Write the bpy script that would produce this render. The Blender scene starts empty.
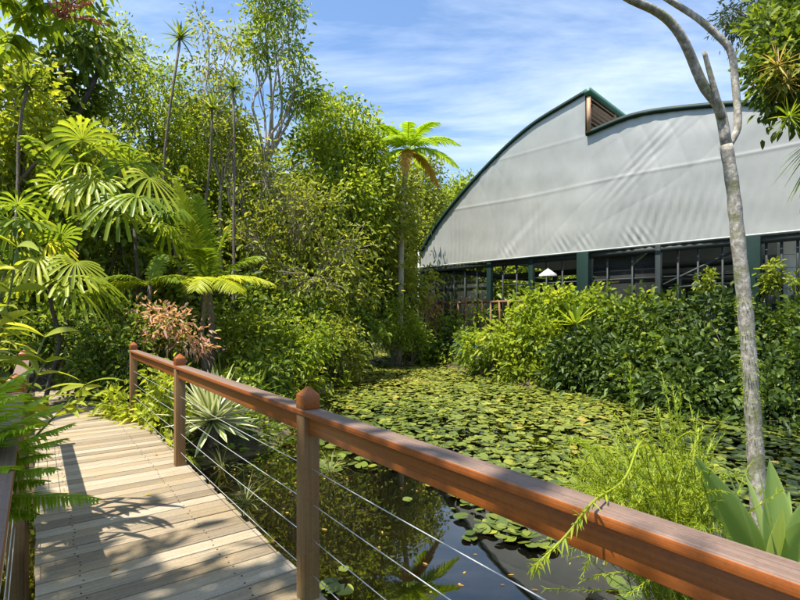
import bpy, math, random
import numpy as np
from mathutils import Vector

random.seed(7)
rng = np.random.default_rng(7)
SC = bpy.context.scene
COL = SC.collection
R = math.radians

# ------------------------------------------------------------------ camera
EYE, FPX, HORIZ = 1.9, 490.0, 317.0          # eye height over the pond, focal length and horizon row of an 800 px wide view
cam_d = bpy.data.cameras.new('camera')
cam = bpy.data.objects.new('camera', cam_d)
COL.objects.link(cam)
cam.location = (0, 0, EYE)
cam.rotation_euler = (R(90), 0, 0)
cam_d.sensor_width = 36
cam_d.lens = FPX / 800 * 36
cam_d.shift_y = (HORIZ - 300) / 800
cam_d.clip_start = 0.05
cam_d.clip_end = 2000
SC.camera = cam

# ------------------------------------------------------------------ sky, sun, exposure
SUN_EL, SUN_AZ = R(68), math.atan2(-0.85, -0.53)    # azimuth from +Y towards +X
world = bpy.data.worlds.new('World')
SC.world = world
world.use_nodes = True
nt = world.node_tree
bg = nt.nodes['Background']
sky = nt.nodes.new('ShaderNodeTexSky')
sky.sky_type = 'NISHITA'
sky.sun_disc = False
sky.sun_elevation = SUN_EL
sky.sun_rotation = SUN_AZ
sky.air_density = 1.0
sky.dust_density = 0.6
sky.ozone_density = 1.6
tc = nt.nodes.new('ShaderNodeTexCoord')
sep = nt.nodes.new('ShaderNodeSeparateXYZ')
nt.links.new(tc.outputs['Generated'], sep.inputs[0])
zc = nt.nodes.new('ShaderNodeMath'); zc.operation = 'MAXIMUM'; zc.inputs[1].default_value = 0.06
nt.links.new(sep.outputs['Z'], zc.inputs[0])
comb = nt.nodes.new('ShaderNodeCombineXYZ')
for ax in ('X', 'Y'):
    dv = nt.nodes.new('ShaderNodeMath'); dv.operation = 'DIVIDE'
    nt.links.new(sep.outputs[ax], dv.inputs[0]); nt.links.new(zc.outputs[0], dv.inputs[1])
    nt.links.new(dv.outputs[0], comb.inputs[ax])
cmap = nt.nodes.new('ShaderNodeMapping')
cmap.inputs['Rotation'].default_value = (0, 0, R(35))
cmap.inputs['Scale'].default_value = (0.55, 1.25, 1)
nt.links.new(comb.outputs[0], cmap.inputs[0])
n1 = nt.nodes.new('ShaderNodeTexNoise')
n1.inputs['Scale'].default_value = 1.0; n1.inputs['Detail'].default_value = 9
n1.inputs['Roughness'].default_value = 0.6; n1.inputs['Distortion'].default_value = 0.25
nt.links.new(cmap.outputs[0], n1.inputs['Vector'])
ramp = nt.nodes.new('ShaderNodeValToRGB')
ramp.color_ramp.elements[0].position = 0.42; ramp.color_ramp.elements[0].color = (0.06, 0.06, 0.06, 1)
ramp.color_ramp.elements[1].position = 0.78; ramp.color_ramp.elements[1].color = (0.85, 0.85, 0.85, 1)
nt.links.new(n1.outputs['Fac'], ramp.inputs[0])
tint = nt.nodes.new('ShaderNodeMixRGB'); tint.blend_type = 'MULTIPLY'; tint.inputs[0].default_value = 1
tint.inputs[2].default_value = (.74, .95, 1.10, 1)
nt.links.new(sky.outputs[0], tint.inputs[1])
cmix = nt.nodes.new('ShaderNodeMixRGB')
cmix.inputs[2].default_value = (5.9, 6.5, 7.3, 1)
nt.links.new(ramp.outputs[0], cmix.inputs[0])
nt.links.new(tint.outputs[0], cmix.inputs[1])
nt.links.new(cmix.outputs[0], bg.inputs['Color'])
bg.inputs['Strength'].default_value = 0.082

sun_d = bpy.data.lights.new('sun', 'SUN')
sun_d.energy = 3.7
sun_d.angle = R(0.5)
sun_d.color = (1.0, 0.95, 0.86)
sun = bpy.data.objects.new('sun', sun_d)
COL.objects.link(sun)
SUNV = Vector((math.sin(SUN_AZ) * math.cos(SUN_EL), math.cos(SUN_AZ) * math.cos(SUN_EL), math.sin(SUN_EL)))
sun.rotation_euler = (-SUNV).to_track_quat('-Z', 'Y').to_euler()
sun.location = SUNV * 60

SC.view_settings.view_transform = 'Standard'
SC.view_settings.look = 'None'
SC.view_settings.gamma = 1
SC.view_settings.use_curve_mapping = False
SC.view_settings.exposure = 1.45
SC.render.engine = 'CYCLES'
SC.cycles.max_bounces = 10
SC.cycles.diffuse_bounces = 7
SC.cycles.glossy_bounces = 3
SC.cycles.transmission_bounces = 5
SC.cycles.transparent_max_bounces = 8
SC.cycles.caustics_reflective = False
SC.cycles.caustics_refractive = False
SC.cycles.sample_clamp_indirect = 6


# ================================================================== helpers
def P(px, py, d):
    return np.array([(px - 400) / FPX * d, d, EYE + (HORIZ - py) / FPX * d])


def unit(a):
    a = np.asarray(a, float)
    return a / np.maximum(np.linalg.norm(a, axis=-1, keepdims=True), 1e-9)


class Geo:
    """collects polygons of one part"""
    def __init__(self):
        self.v, self.q, self.t, self.r, self.u, self.n = [], [], [], [], [], 0

    def add(self, v, quads=None, tris=None, rnd=0.5, u=0.0):
        v = np.asarray(v, float).reshape(-1, 3)
        if quads is not None and len(quads):
            self.q.append(np.asarray(quads, int).reshape(-1, 4) + self.n)
        if tris is not None and len(tris):
            self.t.append(np.asarray(tris, int).reshape(-1, 3) + self.n)
        self.v.append(v)
        self.r.append(np.broadcast_to(np.asarray(rnd, float), (len(v),)))
        self.u.append(np.broadcast_to(np.asarray(u, float), (len(v),)))
        self.n += len(v)
        return self

    def box(self, c, h, ax=None, rnd=0.5):
        s = np.array([[x, y, z] for x in (-1, 1) for y in (-1, 1) for z in (-1, 1)], float) * np.asarray(h, float)
        if ax is not None:
            s = s @ np.asarray(ax, float)
        f = [(0, 1, 3, 2), (4, 6, 7, 5), (0, 4, 5, 1), (2, 3, 7, 6), (0, 2, 6, 4), (1, 5, 7, 3)]
        return self.add(s + np.asarray(c, float), quads=f, rnd=rnd)

    def bar(self, a, b, w, h, up=(0, 0, 1), rnd=0.5):
        a, b = np.asarray(a, float), np.asarray(b, float)
        x = unit(b - a)
        y = np.cross(np.asarray(up, float), x)
        y = unit(y) if np.linalg.norm(y) > 1e-6 else np.array([0, 1.0, 0])
        z = np.cross(x, y)
        return self.box((a + b) / 2, (np.linalg.norm(b - a) / 2, w / 2, h / 2), np.array([x, y, z]), rnd)

    def tube(self, pts, rad, ns=8, rnd=0.5, cap=True):
        p = np.asarray(pts, float)
        k = len(p)
        rad = np.broadcast_to(np.asarray(rad, float), (k,))
        tg = unit(np.gradient(p, axis=0))
        ref = np.array([0, 0, 1.0]) if abs(tg[0][2]) < 0.9 else np.array([1.0, 0, 0])
        nrm = unit(np.cross(tg[0], ref))
        rings = []
        an = np.linspace(0, 2 * np.pi, ns, endpoint=False)
        for i in range(k):
            nrm = unit(nrm - tg[i] * np.dot(nrm, tg[i]))
            bi = np.cross(tg[i], nrm)
            rings.append(p[i] + rad[i] * (np.cos(an)[:, None] * nrm + np.sin(an)[:, None] * bi))
        v = np.concatenate(rings)
        i = np.arange(k - 1)[:, None] * ns
        j = np.arange(ns)[None, :]
        j2 = (j + 1) % ns
        q = np.stack([i + j, i + j2, i + ns + j2, i + ns + j], -1).reshape(-1, 4)
        t = []
        if cap:
            v = np.concatenate([v, [p[0]], [p[-1]]])
            c0, c1, o = k * ns, k * ns + 1, (k - 1) * ns
            t = [(c0, (a + 1) % ns, a) for a in range(ns)] + [(c1, o + a, o + (a + 1) % ns) for a in range(ns)]
        return self.add(v, quads=q, tris=t, rnd=rnd)

    def leaves(self, b, t, L, W, rnd=None, fold=0.25, droop=0.15, flat=0.0):
        """small pointed leaves, two folded faces each"""
        b = np.asarray(b, float); n = len(b)
        t = unit(t)
        L = np.broadcast_to(L, (n,))[:, None]; W = np.broadcast_to(W, (n,))[:, None]
        ref = rng.normal(size=(n, 3)) * (1 - flat) + np.array([0, 0, 1.0]) * (0.35 + flat)
        s = unit(np.cross(t, unit(ref)))
        nn = np.cross(s, t)
        nn = nn * np.sign(nn[:, 2:3] + 1e-6)
        f = nn * W * fold
        dz = np.array([0, 0, -1.0]) * L * droop
        v = np.stack([b,
                      b + t * L * .30 + s * W * .46 + f, b + t * L * .68 + s * W * .36 + f + dz * .4,
                      b + t * L + dz,
                      b + t * L * .68 - s * W * .36 + f + dz * .4, b + t * L * .30 - s * W * .46 + f], 1).reshape(-1, 3)
        i = np.arange(n)[:, None] * 6
        q = np.concatenate([i + np.array([[0, 1, 2, 3]]), i + np.array([[0, 3, 4, 5]])])
        if rnd is None:
            rnd = rng.random(n)
        return self.add(v, quads=q, rnd=np.repeat(rnd, 6))

    def blades(self, b, t, L, W, prof, nseg=8, droop=0.3, fold=0.2, side=None, rnd=None, twist=0.0, cols=3, dpow=2.0):
        """long leaves: a curved strip with a midrib; prof(k) gives half width along the leaf; u attribute 0 at midrib, 1 at edge"""
        b = np.asarray(b, float); n = len(b)
        t = unit(t)
        L = np.broadcast_to(L, (n,)); W = np.broadcast_to(W, (n,)); droop = np.broadcast_to(droop, (n,))
        k = np.linspace(0, 1, nseg + 1)
        pos = b[:, None] + t[:, None] * (L[:, None] * k)[..., None]
        pos[..., 2] -= (L * droop)[:, None] * k ** dpow
        tg = unit(np.gradient(pos, axis=1))
        if side is None:
            hz = np.cross(t, np.array([0, 0, 1.0]))
            bad = np.linalg.norm(hz, axis=1) < 0.05
            hz[bad] = np.array([1.0, 0, 0])
            side = unit(hz + rng.normal(size=(n, 3)) * twist)
        else:
            side = unit(np.broadcast_to(side, (n, 3)))
        s = side[:, None] - tg * np.sum(side[:, None] * tg, -1, keepdims=True)
        s = unit(s)
        nn = np.cross(s, tg)
        nn = nn * np.sign(np.sum(nn * np.array([0, 0, 1.0]), -1, keepdims=True).mean(1, keepdims=True) + 1e-6)
        w = (W[:, None] * np.array([prof(x) for x in k])[None])[..., None]
        cc = np.linspace(-1, 1, cols)
        v = np.stack([pos + s * w * c + nn * w * fold * abs(c) ** 1.3 for c in cc], 2)      # n, k, cols, 3
        kk = nseg + 1
        base = (np.arange(n) * kk * cols)[:, None, None] + (np.arange(nseg) * cols)[None, :, None] + np.arange(cols - 1)[None, None]
        q = np.stack([base, base + 1, base + cols + 1, base + cols], -1).reshape(-1, 4)
        if rnd is None:
            rnd = rng.random(n)
        return self.add(v.reshape(-1, 3), quads=q, rnd=np.repeat(rnd, kk * cols), u=np.tile(np.abs(cc), n * kk))

    def mesh(self, name, mat, smooth=False):
        me = bpy.data.meshes.new(name)
        if not self.v:
            return me
        v = np.concatenate(self.v)
        q = np.concatenate(self.q) if self.q else np.zeros((0, 4), int)
        t = np.concatenate(self.t) if self.t else np.zeros((0, 3), int)
        me.vertices.add(len(v)); me.vertices.foreach_set('co', v.astype(np.float32).ravel())
        me.loops.add(q.size + t.size)
        me.loops.foreach_set('vertex_index', np.concatenate([q.ravel(), t.ravel()]).astype(np.int32))
        me.polygons.add(len(q) + len(t))
        ls = np.concatenate([np.arange(len(q)) * 4, q.size + np.arange(len(t)) * 3]).astype(np.int32)
        me.polygons.foreach_set('loop_start', ls)
        if smooth:
            me.polygons.foreach_set('use_smooth', np.ones(len(q) + len(t), bool))
        a = me.attributes.new('rnd', 'FLOAT', 'POINT'); a.data.foreach_set('value', np.concatenate(self.r).astype(np.float32))
        a = me.attributes.new('acr', 'FLOAT', 'POINT'); a.data.foreach_set('value', np.concatenate(self.u).astype(np.float32))
        me.update(calc_edges=True)
        me.validate()
        if mat:
            me.materials.append(mat)
        return me

    def build(self, name, mat, parent=None, smooth=False, bevel=0):
        o = bpy.data.objects.new(name, self.mesh(name, mat, smooth))
        COL.objects.link(o)
        if parent is not None:
            o.parent = parent
            o.matrix_parent_inverse.identity()
            o.location = -Vector(parent.location)       # part meshes are written in world metres
        if bevel:
            m = o.modifiers.new('Bevel', 'BEVEL'); m.width = bevel; m.segments = 2; m.limit_method = 'ANGLE'
        return o


def tag(o, label=None, cat=None, group=None, kind=None):
    if label: o['label'] = label
    if cat: o['category'] = cat
    if group: o['group'] = group
    if kind: o['kind'] = kind
    return o


def thing(name, label, cat, loc, group=None):
    o = bpy.data.objects.new(name, None)
    o.empty_display_size = 0.2
    COL.objects.link(o)
    o.location = tuple(float(x) for x in loc)
    return tag(o, label, cat, group)


def dup(root, loc, rotz=0, scale=1.0, label=None, group=None):
    r = root.copy(); COL.objects.link(r)
    r.location = tuple(float(x) for x in loc); r.rotation_euler = (0, 0, rotz); r.scale = (scale,) * 3
    if label: r['label'] = label
    if group: r['group'] = group
    for ch in list(root.children):
        c = ch.copy(); COL.objects.link(c); c.parent = r
        for g in list(ch.children):
            d = g.copy(); COL.objects.link(d); d.parent = c
    return r


# ------------------------------------------------------------------ materials
def mat_new(name):
    m = bpy.data.materials.new(name)
    m.use_nodes = True
    n = m.node_tree
    return m, n, n.nodes['Principled BSDF']


def N(n, typ, **kw):
    x = n.nodes.new(typ)
    for k, v in kw.items():
        if k in x.inputs: x.inputs[k].default_value = v
        else: setattr(x, k, v)
    return x


def ramp_node(n, stops):
    r = n.nodes.new('ShaderNodeValToRGB')
    e = r.color_ramp.elements
    while len(e) < len(stops): e.new(0.5)
    for i, (p, c) in enumerate(stops):
        e[i].position = p; e[i].color = (*c, 1)
    return r


def leaf_mat(name, stops, trans=0.35, rough=0.45, spec=0.35, tboost=1.6):
    """stops: colours over the leaves of one plant, from darkest to palest"""
    m, n, b = mat_new(name)
    at = N(n, 'ShaderNodeAttribute', attribute_name='rnd')
    r = ramp_node(n, [(p, tuple(min(.6, x * 1.18) for x in c)) for p, c in stops])
    n.links.new(at.outputs['Fac'], r.inputs[0])
    n.links.new(r.outputs[0], b.inputs['Base Color'])
    b.inputs['Roughness'].default_value = rough
    b.inputs['Specular IOR Level'].default_value = spec
    tr = n.nodes.new('ShaderNodeBsdfTranslucent')
    mul = N(n, 'ShaderNodeMixRGB', blend_type='MULTIPLY'); mul.inputs[0].default_value = 1
    mul.inputs[2].default_value = (tboost * 1.1, tboost, tboost * 0.55, 1)
    n.links.new(r.outputs[0], mul.inputs[1]); n.links.new(mul.outputs[0], tr.inputs[0])
    mx = n.nodes.new('ShaderNodeMixShader'); mx.inputs[0].default_value = trans
    n.links.new(b.outputs[0], mx.inputs[1]); n.links.new(tr.outputs[0], mx.inputs[2])
    n.links.new(mx.outputs[0], n.nodes['Material Output'].inputs['Surface'])
    return m


def plain_mat(name, col, rough=0.6, metal=0.0, var=0.25, scale=6.0, bump=0.1, stretch=(1, 1, 1), coord='Object', spec=0.4):
    m, n, b = mat_new(name)
    c = N(n, 'ShaderNodeTexCoord')
    mp = N(n, 'ShaderNodeMapping'); mp.inputs['Scale'].default_value = stretch
    n.links.new(c.outputs[coord], mp.inputs[0])
    no = N(n, 'ShaderNodeTexNoise', Scale=scale, Detail=8.0, Roughness=0.65)
    n.links.new(mp.outputs[0], no.inputs['Vector'])
    r = ramp_node(n, [(0.25, tuple(x * (1 - var) for x in col)), (0.75, tuple(min(1, x * (1 + var)) for x in col))])
    n.links.new(no.outputs['Fac'], r.inputs[0])
    n.links.new(r.outputs[0], b.inputs['Base Color'])
    b.inputs['Roughness'].default_value = rough
    b.inputs['Metallic'].default_value = metal
    b.inputs['Specular IOR Level'].default_value = spec
    if bump:
        bp = N(n, 'ShaderNodeBump', Strength=bump, Distance=0.02)
        n.links.new(no.outputs['Fac'], bp.inputs['Height']); n.links.new(bp.outputs[0], b.inputs['Normal'])
    return m


def wood_mat(name, axis, stops, grain=60, rough=0.6, bump=0.25, blotch=None, spec=0.4, rmix=0.7, top=None):
    """timber with grain running along the world direction axis; rnd shifts each board"""
    m, n, b = mat_new(name)
    c = N(n, 'ShaderNodeNewGeometry')
    at = N(n, 'ShaderNodeAttribute', attribute_name='rnd')
    ang = math.atan2(axis[1], axis[0])
    mp = N(n, 'ShaderNodeMapping', vector_type='POINT')
    rot = N(n, 'ShaderNodeVectorRotate', rotation_type='Z_AXIS'); rot.inputs['Angle'].default_value = -ang
    n.links.new(c.outputs['Position'], rot.inputs['Vector'])
    mp.inputs['Scale'].default_value = (1.4, grain, grain) if abs(axis[2]) < .5 else (grain, grain, 1.4)
    n.links.new(rot.outputs[0], mp.inputs[0])
    off = N(n, 'ShaderNodeVectorMath', operation='ADD')
    mulr = N(n, 'ShaderNodeMath', operation='MULTIPLY'); mulr.inputs[1].default_value = 37.0
    n.links.new(at.outputs['Fac'], mulr.inputs[0])
    n.links.new(mp.outputs[0], off.inputs[0]); n.links.new(mulr.outputs[0], off.inputs[1])
    no = N(n, 'ShaderNodeTexNoise', Scale=1.0, Detail=6.0, Roughness=0.6)
    n.links.new(off.outputs[0], no.inputs['Vector'])
    no2 = N(n, 'ShaderNodeTexNoise', Scale=2.6, Detail=5.0, Roughness=0.6)
    n.links.new(c.outputs['Position'], no2.inputs['Vector'])
    mixf = N(n, 'ShaderNodeMath', operation='MULTIPLY_ADD'); mixf.inputs[1].default_value = rmix
    n.links.new(at.outputs['Fac'], mixf.inputs[0])
    sc = N(n, 'ShaderNodeMath', operation='MULTIPLY_ADD'); sc.inputs[1].default_value = 1.0; sc.inputs[2].default_value = -0.35
    n.links.new(no.outputs['Fac'], sc.inputs[0]); n.links.new(sc.outputs[0], mixf.inputs[2])
    r = ramp_node(n, stops)
    n.links.new(mixf.outputs[0], r.inputs[0])
    col = r.outputs[0]
    if blotch:
        br = ramp_node(n, [(0.45, (0, 0, 0)), (0.68, (1, 1, 1))])
        n.links.new(no2.outputs['Fac'], br.inputs[0])
        bm = N(n, 'ShaderNodeMixRGB'); bm.inputs[2].default_value = (*blotch, 1)
        sf = N(n, 'ShaderNodeMath', operation='MULTIPLY'); sf.inputs[1].default_value = 0.55
        n.links.new(br.outputs[0], sf.inputs[0]); n.links.new(sf.outputs[0], bm.inputs[0]); n.links.new(col, bm.inputs[1])
        col = bm.outputs[0]
    if top:
        rt = ramp_node(n, top)
        n.links.new(mixf.outputs[0], rt.inputs[0])
        sz = N(n, 'ShaderNodeSeparateXYZ'); n.links.new(c.outputs['True Normal'], sz.inputs[0])
        gt = N(n, 'ShaderNodeMath', operation='GREATER_THAN'); gt.inputs[1].default_value = .8
        ab = N(n, 'ShaderNodeMath', operation='ABSOLUTE'); n.links.new(sz.outputs['Z'], ab.inputs[0]); n.links.new(ab.outputs[0], gt.inputs[0])
        tm = N(n, 'ShaderNodeMixRGB'); n.links.new(gt.outputs[0], tm.inputs[0]); n.links.new(col, tm.inputs[1]); n.links.new(rt.outputs[0], tm.inputs[2])
        col = tm.outputs[0]
    sp_ = N(n, 'ShaderNodeTexNoise', Scale=55.0, Detail=6.0, Roughness=.75)
    n.links.new(c.outputs['Position'], sp_.inputs['Vector'])
    sr = ramp_node(n, [(.33, (.62, .60, .58)), (.52, (1, 1, 1))])
    n.links.new(sp_.outputs['Fac'], sr.inputs[0])
    sm = N(n, 'ShaderNodeMixRGB', blend_type='MULTIPLY'); sm.inputs[0].default_value = .6
    n.links.new(col, sm.inputs[1]); n.links.new(sr.outputs[0], sm.inputs[2]); col = sm.outputs[0]
    n.links.new(col, b.inputs['Base Color'])
    b.inputs['Roughness'].default_value = rough
    b.inputs['Specular IOR Level'].default_value = spec
    bp = N(n, 'ShaderNodeBump', Strength=bump, Distance=0.003)
    n.links.new(no.outputs['Fac'], bp.inputs['Height']); n.links.new(bp.outputs[0], b.inputs['Normal'])
    return m


def bark_mat(name, col, pale, moss=None):
    m, n, b = mat_new(name)
    c = N(n, 'ShaderNodeNewGeometry')
    mp = N(n, 'ShaderNodeMapping'); mp.inputs['Scale'].default_value = (30, 30, 22)
    n.links.new(c.outputs['Position'], mp.inputs[0])
    no = N(n, 'ShaderNodeTexNoise', Scale=1.0, Detail=8.0, Roughness=0.7)
    n.links.new(mp.outputs[0], no.inputs['Vector'])
    r = ramp_node(n, [(0.32, tuple(x * .45 for x in col)), (0.5, col), (0.68, pale)])
    n.links.new(no.outputs['Fac'], r.inputs[0])
    out = r.outputs[0]
    if moss:
        n2 = N(n, 'ShaderNodeTexNoise', Scale=5.0, Detail=5.0, Roughness=0.7)
        n.links.new(c.outputs['Position'], n2.inputs['Vector'])
        br = ramp_node(n, [(0.52, (0, 0, 0)), (0.64, (.75, .75, .75))])
        n.links.new(n2.outputs['Fac'], br.inputs[0])
        mx = N(n, 'ShaderNodeMixRGB'); mx.inputs[2].default_value = (*moss, 1)
        n.links.new(br.outputs[0], mx.inputs[0]); n.links.new(out, mx.inputs[1]); out = mx.outputs[0]
    n.links.new(out, b.inputs['Base Color'])
    b.inputs['Roughness'].default_value = 0.85
    bp = N(n, 'ShaderNodeBump', Strength=0.6, Distance=0.015)
    n.links.new(no.outputs['Fac'], bp.inputs['Height']); n.links.new(bp.outputs[0], b.inputs['Normal'])
    return m


M = {}
# greens: dark leaf, mid leaf, pale leaf
M['leaf_olive'] = leaf_mat('leaf_olive', [(0, (.08, .105, .013)), (.45, (.19, .225, .026)), (.8, (.29, .315, .045)), (1, (.40, .39, .09))], trans=.46)
M['leaf_fresh'] = leaf_mat('leaf_fresh', [(0, (.075, .115, .010)), (.4, (.165, .23, .018)), (.8, (.26, .32, .03)), (1, (.38, .40, .055))], trans=.48)
M['leaf_dark'] = leaf_mat('leaf_dark', [(0, (.07, .105, .011)), (.6, (.17, .22, .022)), (1, (.29, .33, .045))], trans=.48, rough=.4)
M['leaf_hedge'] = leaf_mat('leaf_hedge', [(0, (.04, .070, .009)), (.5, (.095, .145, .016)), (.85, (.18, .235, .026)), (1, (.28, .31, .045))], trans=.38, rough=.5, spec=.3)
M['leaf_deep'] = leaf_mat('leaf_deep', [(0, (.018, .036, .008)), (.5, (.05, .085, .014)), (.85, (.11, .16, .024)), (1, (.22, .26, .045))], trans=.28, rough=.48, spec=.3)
M['leaf_grey'] = leaf_mat('leaf_grey', [(0, (.09, .105, .035)), (.5, (.16, .18, .06)), (1, (.27, .28, .12))], trans=.35)
M['leaf_yellow'] = leaf_mat('leaf_yellow', [(0, (.14, .18, .012)), (.5, (.24, .29, .022)), (1, (.42, .42, .05))], trans=.46)
M['leaf_red'] = leaf_mat('leaf_red', [(0, (.26, .15, .08)), (.45, (.48, .27, .19)), (.7, (.52, .35, .25)), (.8, (.24, .28, .06)), (1, (.30, .34, .08))], trans=.4)
M['leaf_rust'] = leaf_mat('leaf_rust', [(0, (.22, .10, .025)), (.6, (.38, .22, .05)), (1, (.42, .33, .08))], trans=.35)
M['leaf_bronze'] = leaf_mat('leaf_bronze', [(0, (.22, .15, .05)), (.6, (.40, .29, .10)), (1, (.34, .32, .11))], trans=.35)
M['palm'] = leaf_mat('palm', [(0, (.07, .12, .012)), (.5, (.16, .23, .018)), (1, (.28, .33, .03))], trans=.48, rough=.38)
M['palm_gold'] = leaf_mat('palm_gold', [(0, (.19, .25, .018)), (.5, (.34, .38, .03)), (1, (.50, .49, .06))], trans=.48, rough=.4)
M['fern'] = leaf_mat('fern', [(0, (.11, .20, .010)), (.5, (.21, .32, .016)), (1, (.32, .43, .03))], trans=.45, rough=.4)
M['feathery'] = leaf_mat('feathery', [(0, (.09, .15, .010)), (.5, (.20, .27, .018)), (1, (.34, .38, .03))], trans=.42, rough=.45)
M['broad'] = leaf_mat('broad', [(0, (.12, .19, .045)), (.5, (.18, .27, .07)), (1, (.32, .40, .13))], trans=.4, rough=.4)
_n = M['broad'].node_tree
_at = N(_n, 'ShaderNodeAttribute', attribute_name='acr')
_w = N(_n, 'ShaderNodeMath', operation='MULTIPLY'); _w.inputs[1].default_value = 44.0
_n.links.new(_at.outputs['Fac'], _w.inputs[0])
_s = N(_n, 'ShaderNodeMath', operation='SINE'); _n.links.new(_w.outputs[0], _s.inputs[0])
_e = N(_n, 'ShaderNodeMath', operation='POWER'); _e.inputs[1].default_value = 9.0; _n.links.new(_at.outputs['Fac'], _e.inputs[0])
_a = N(_n, 'ShaderNodeMath', operation='MULTIPLY_ADD'); _a.inputs[1].default_value = .05; _n.links.new(_s.outputs[0], _a.inputs[0])
_b = N(_n, 'ShaderNodeMath', operation='MULTIPLY'); _b.inputs[1].default_value = .5; _n.links.new(_e.outputs[0], _b.inputs[0]); _n.links.new(_b.outputs[0], _a.inputs[2])
_r = [x for x in _n.nodes if x.type == 'VALTORGB'][0]
_c = N(_n, 'ShaderNodeMath', operation='ADD'); _n.links.new(_r.inputs[0].links[0].from_socket, _c.inputs[0]); _n.links.new(_a.outputs[0], _c.inputs[1])
_n.links.new(_c.outputs[0], _r.inputs[0])
M['needle_dark'] = leaf_mat('needle_dark', [(0, (.04, .06, .035)), (1, (.09, .12, .065))], trans=.2)
M['flower_red'] = leaf_mat('flower_red', [(0, (.26, .06, .05)), (1, (.36, .15, .10))], trans=.1)
M['petal'] = leaf_mat('petal', [(0, (.6, .55, .5)), (1, (.8, .76, .7))], trans=.2)
M['bark'] = bark_mat('bark', (.13, .10, .07), (.24, .2, .15))
M['bark_pale'] = bark_mat('bark_pale', (.36, .30, .22), (.52, .46, .36))
M['bark_dark'] = bark_mat('bark_dark', (.045, .035, .025), (.09, .07, .05))
M['bark_mossy'] = bark_mat('bark_mossy', (.30, .265, .21), (.56, .53, .47), moss=(.15, .16, .05))
M['stalk'] = plain_mat('stalk', (.10, .13, .03), .6, scale=20)


def agave_mat():
    m, n, b = mat_new('agave_leaf')
    at = N(n, 'ShaderNodeAttribute', attribute_name='acr')
    r = ramp_node(n, [(0.0, (.18, .25, .045)), (0.28, (.22, .29, .065)), (0.42, (.62, .60, .30)), (1.0, (.72, .70, .42))])
    n.links.new(at.outputs['Fac'], r.inputs[0]); n.links.new(r.outputs[0], b.inputs['Base Color'])
    b.inputs['Roughness'].default_value = .45
    tr = n.nodes.new('ShaderNodeBsdfTranslucent'); n.links.new(r.outputs[0], tr.inputs[0])
    mx = n.nodes.new('ShaderNodeMixShader'); mx.inputs[0].default_value = .25
    n.links.new(b.outputs[0], mx.inputs[1]); n.links.new(tr.outputs[0], mx.inputs[2])
    n.links.new(mx.outputs[0], n.nodes['Material Output'].inputs['Surface'])
    return m


M['agave'] = agave_mat()

# ================================================================== the ground and the pond
DU = np.array([-0.597, 0.8022])          # along the boardwalk, away from the camera
DV = np.array([0.8022, 0.597])           # across it, towards the pond
PC = np.array([-0.477, 2.54])            # foot of the near railing post
DECK = 0.45

POND = np.array([(-9.0, -6), (-6.2, 0.5), (-4.6, 3.6), (-3.9, 5.2), (-2.9, 6.1), (-1.75, 6.75), (-1.95, 8.4), (-2.0, 12.2), (-1.65, 18.5), (-1.5, 25.5), (-.5, 26.3),
                 (1.2, 20.9), (2.6, 16.2), (3.4, 13.2), (5.3, 12.6), (5.8, 10.8), (6.4, 9.2), (8.0, 8.0), (11, 7.0), (11, -6)])


def poly_sd(pts, poly):
    """signed distance to a polygon, negative inside"""
    x, y = pts[:, 0], pts[:, 1]
    d = np.full(len(pts), 1e9); ins = np.zeros(len(pts), bool)
    for i in range(len(poly)):
        a, b = poly[i], poly[(i + 1) % len(poly)]
        e = b - a; w = pts - a
        tt = np.clip((w @ e) / (e @ e), 0, 1)
        d = np.minimum(d, np.linalg.norm(w - tt[:, None] * e, axis=1))
        c = ((a[1] > y) != (b[1] > y)) & (x < (b[0] - a[0]) * (y - a[1]) / (b[1] - a[1] + 1e-12) + a[0])
        ins ^= c
    return np.where(ins, -d, d)


def ground_z(pts):
    pts = np.asarray(pts, float).reshape(-1, 2)
    sd = poly_sd(pts, POND)
    wob = .10 * np.sin(pts[:, 0] * 1.7 + 1) * np.sin(pts[:, 1] * 1.3) + .05 * np.sin(pts[:, 0] * 4.1) * np.sin(pts[:, 1] * 3.7 + 2)
    sd = sd + wob * 1.5
    z = np.where(sd > 0, .42 * (1 - np.exp(-sd * 1.6)), -.9 * (1 - np.exp(sd * .55)))
    z = z + np.where(sd > 0.3, wob * .4, 0)
    m = ((pts[:, 0] - 2.75) / 1.25) ** 2 + ((pts[:, 1] - 2.7) / 1.8) ** 2          # mound under the near right plants
    z = np.where(m < 1.6, np.maximum(z, .16 - .5 * m * .5), z)
    return z


def gz(x, y):
    return float(ground_z(np.array([[x, y]]))[0])


gx = np.concatenate([[-900, -400, -200, -100, -60, -40, -28, -20], np.arange(-14, 16.01, .22), [20, 28, 40, 60, 100, 200, 400, 900]])
gy = np.concatenate([[-900, -400, -150, -60, -30, -14], np.arange(-7, 32.01, .22), [36, 42, 52, 70, 100, 200, 400, 900]])
GX, GY = np.meshgrid(gx, gy)
pts = np.stack([GX.ravel(), GY.ravel()], 1)
g = Geo()
nx, ny = len(gx), len(gy)
ii = (np.arange(ny - 1)[:, None] * nx + np.arange(nx - 1)[None]).reshape(-1)
g.add(np.column_stack([pts, ground_z(pts)]), quads=np.stack([ii, ii + 1, ii + nx + 1, ii + nx], 1))


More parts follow.
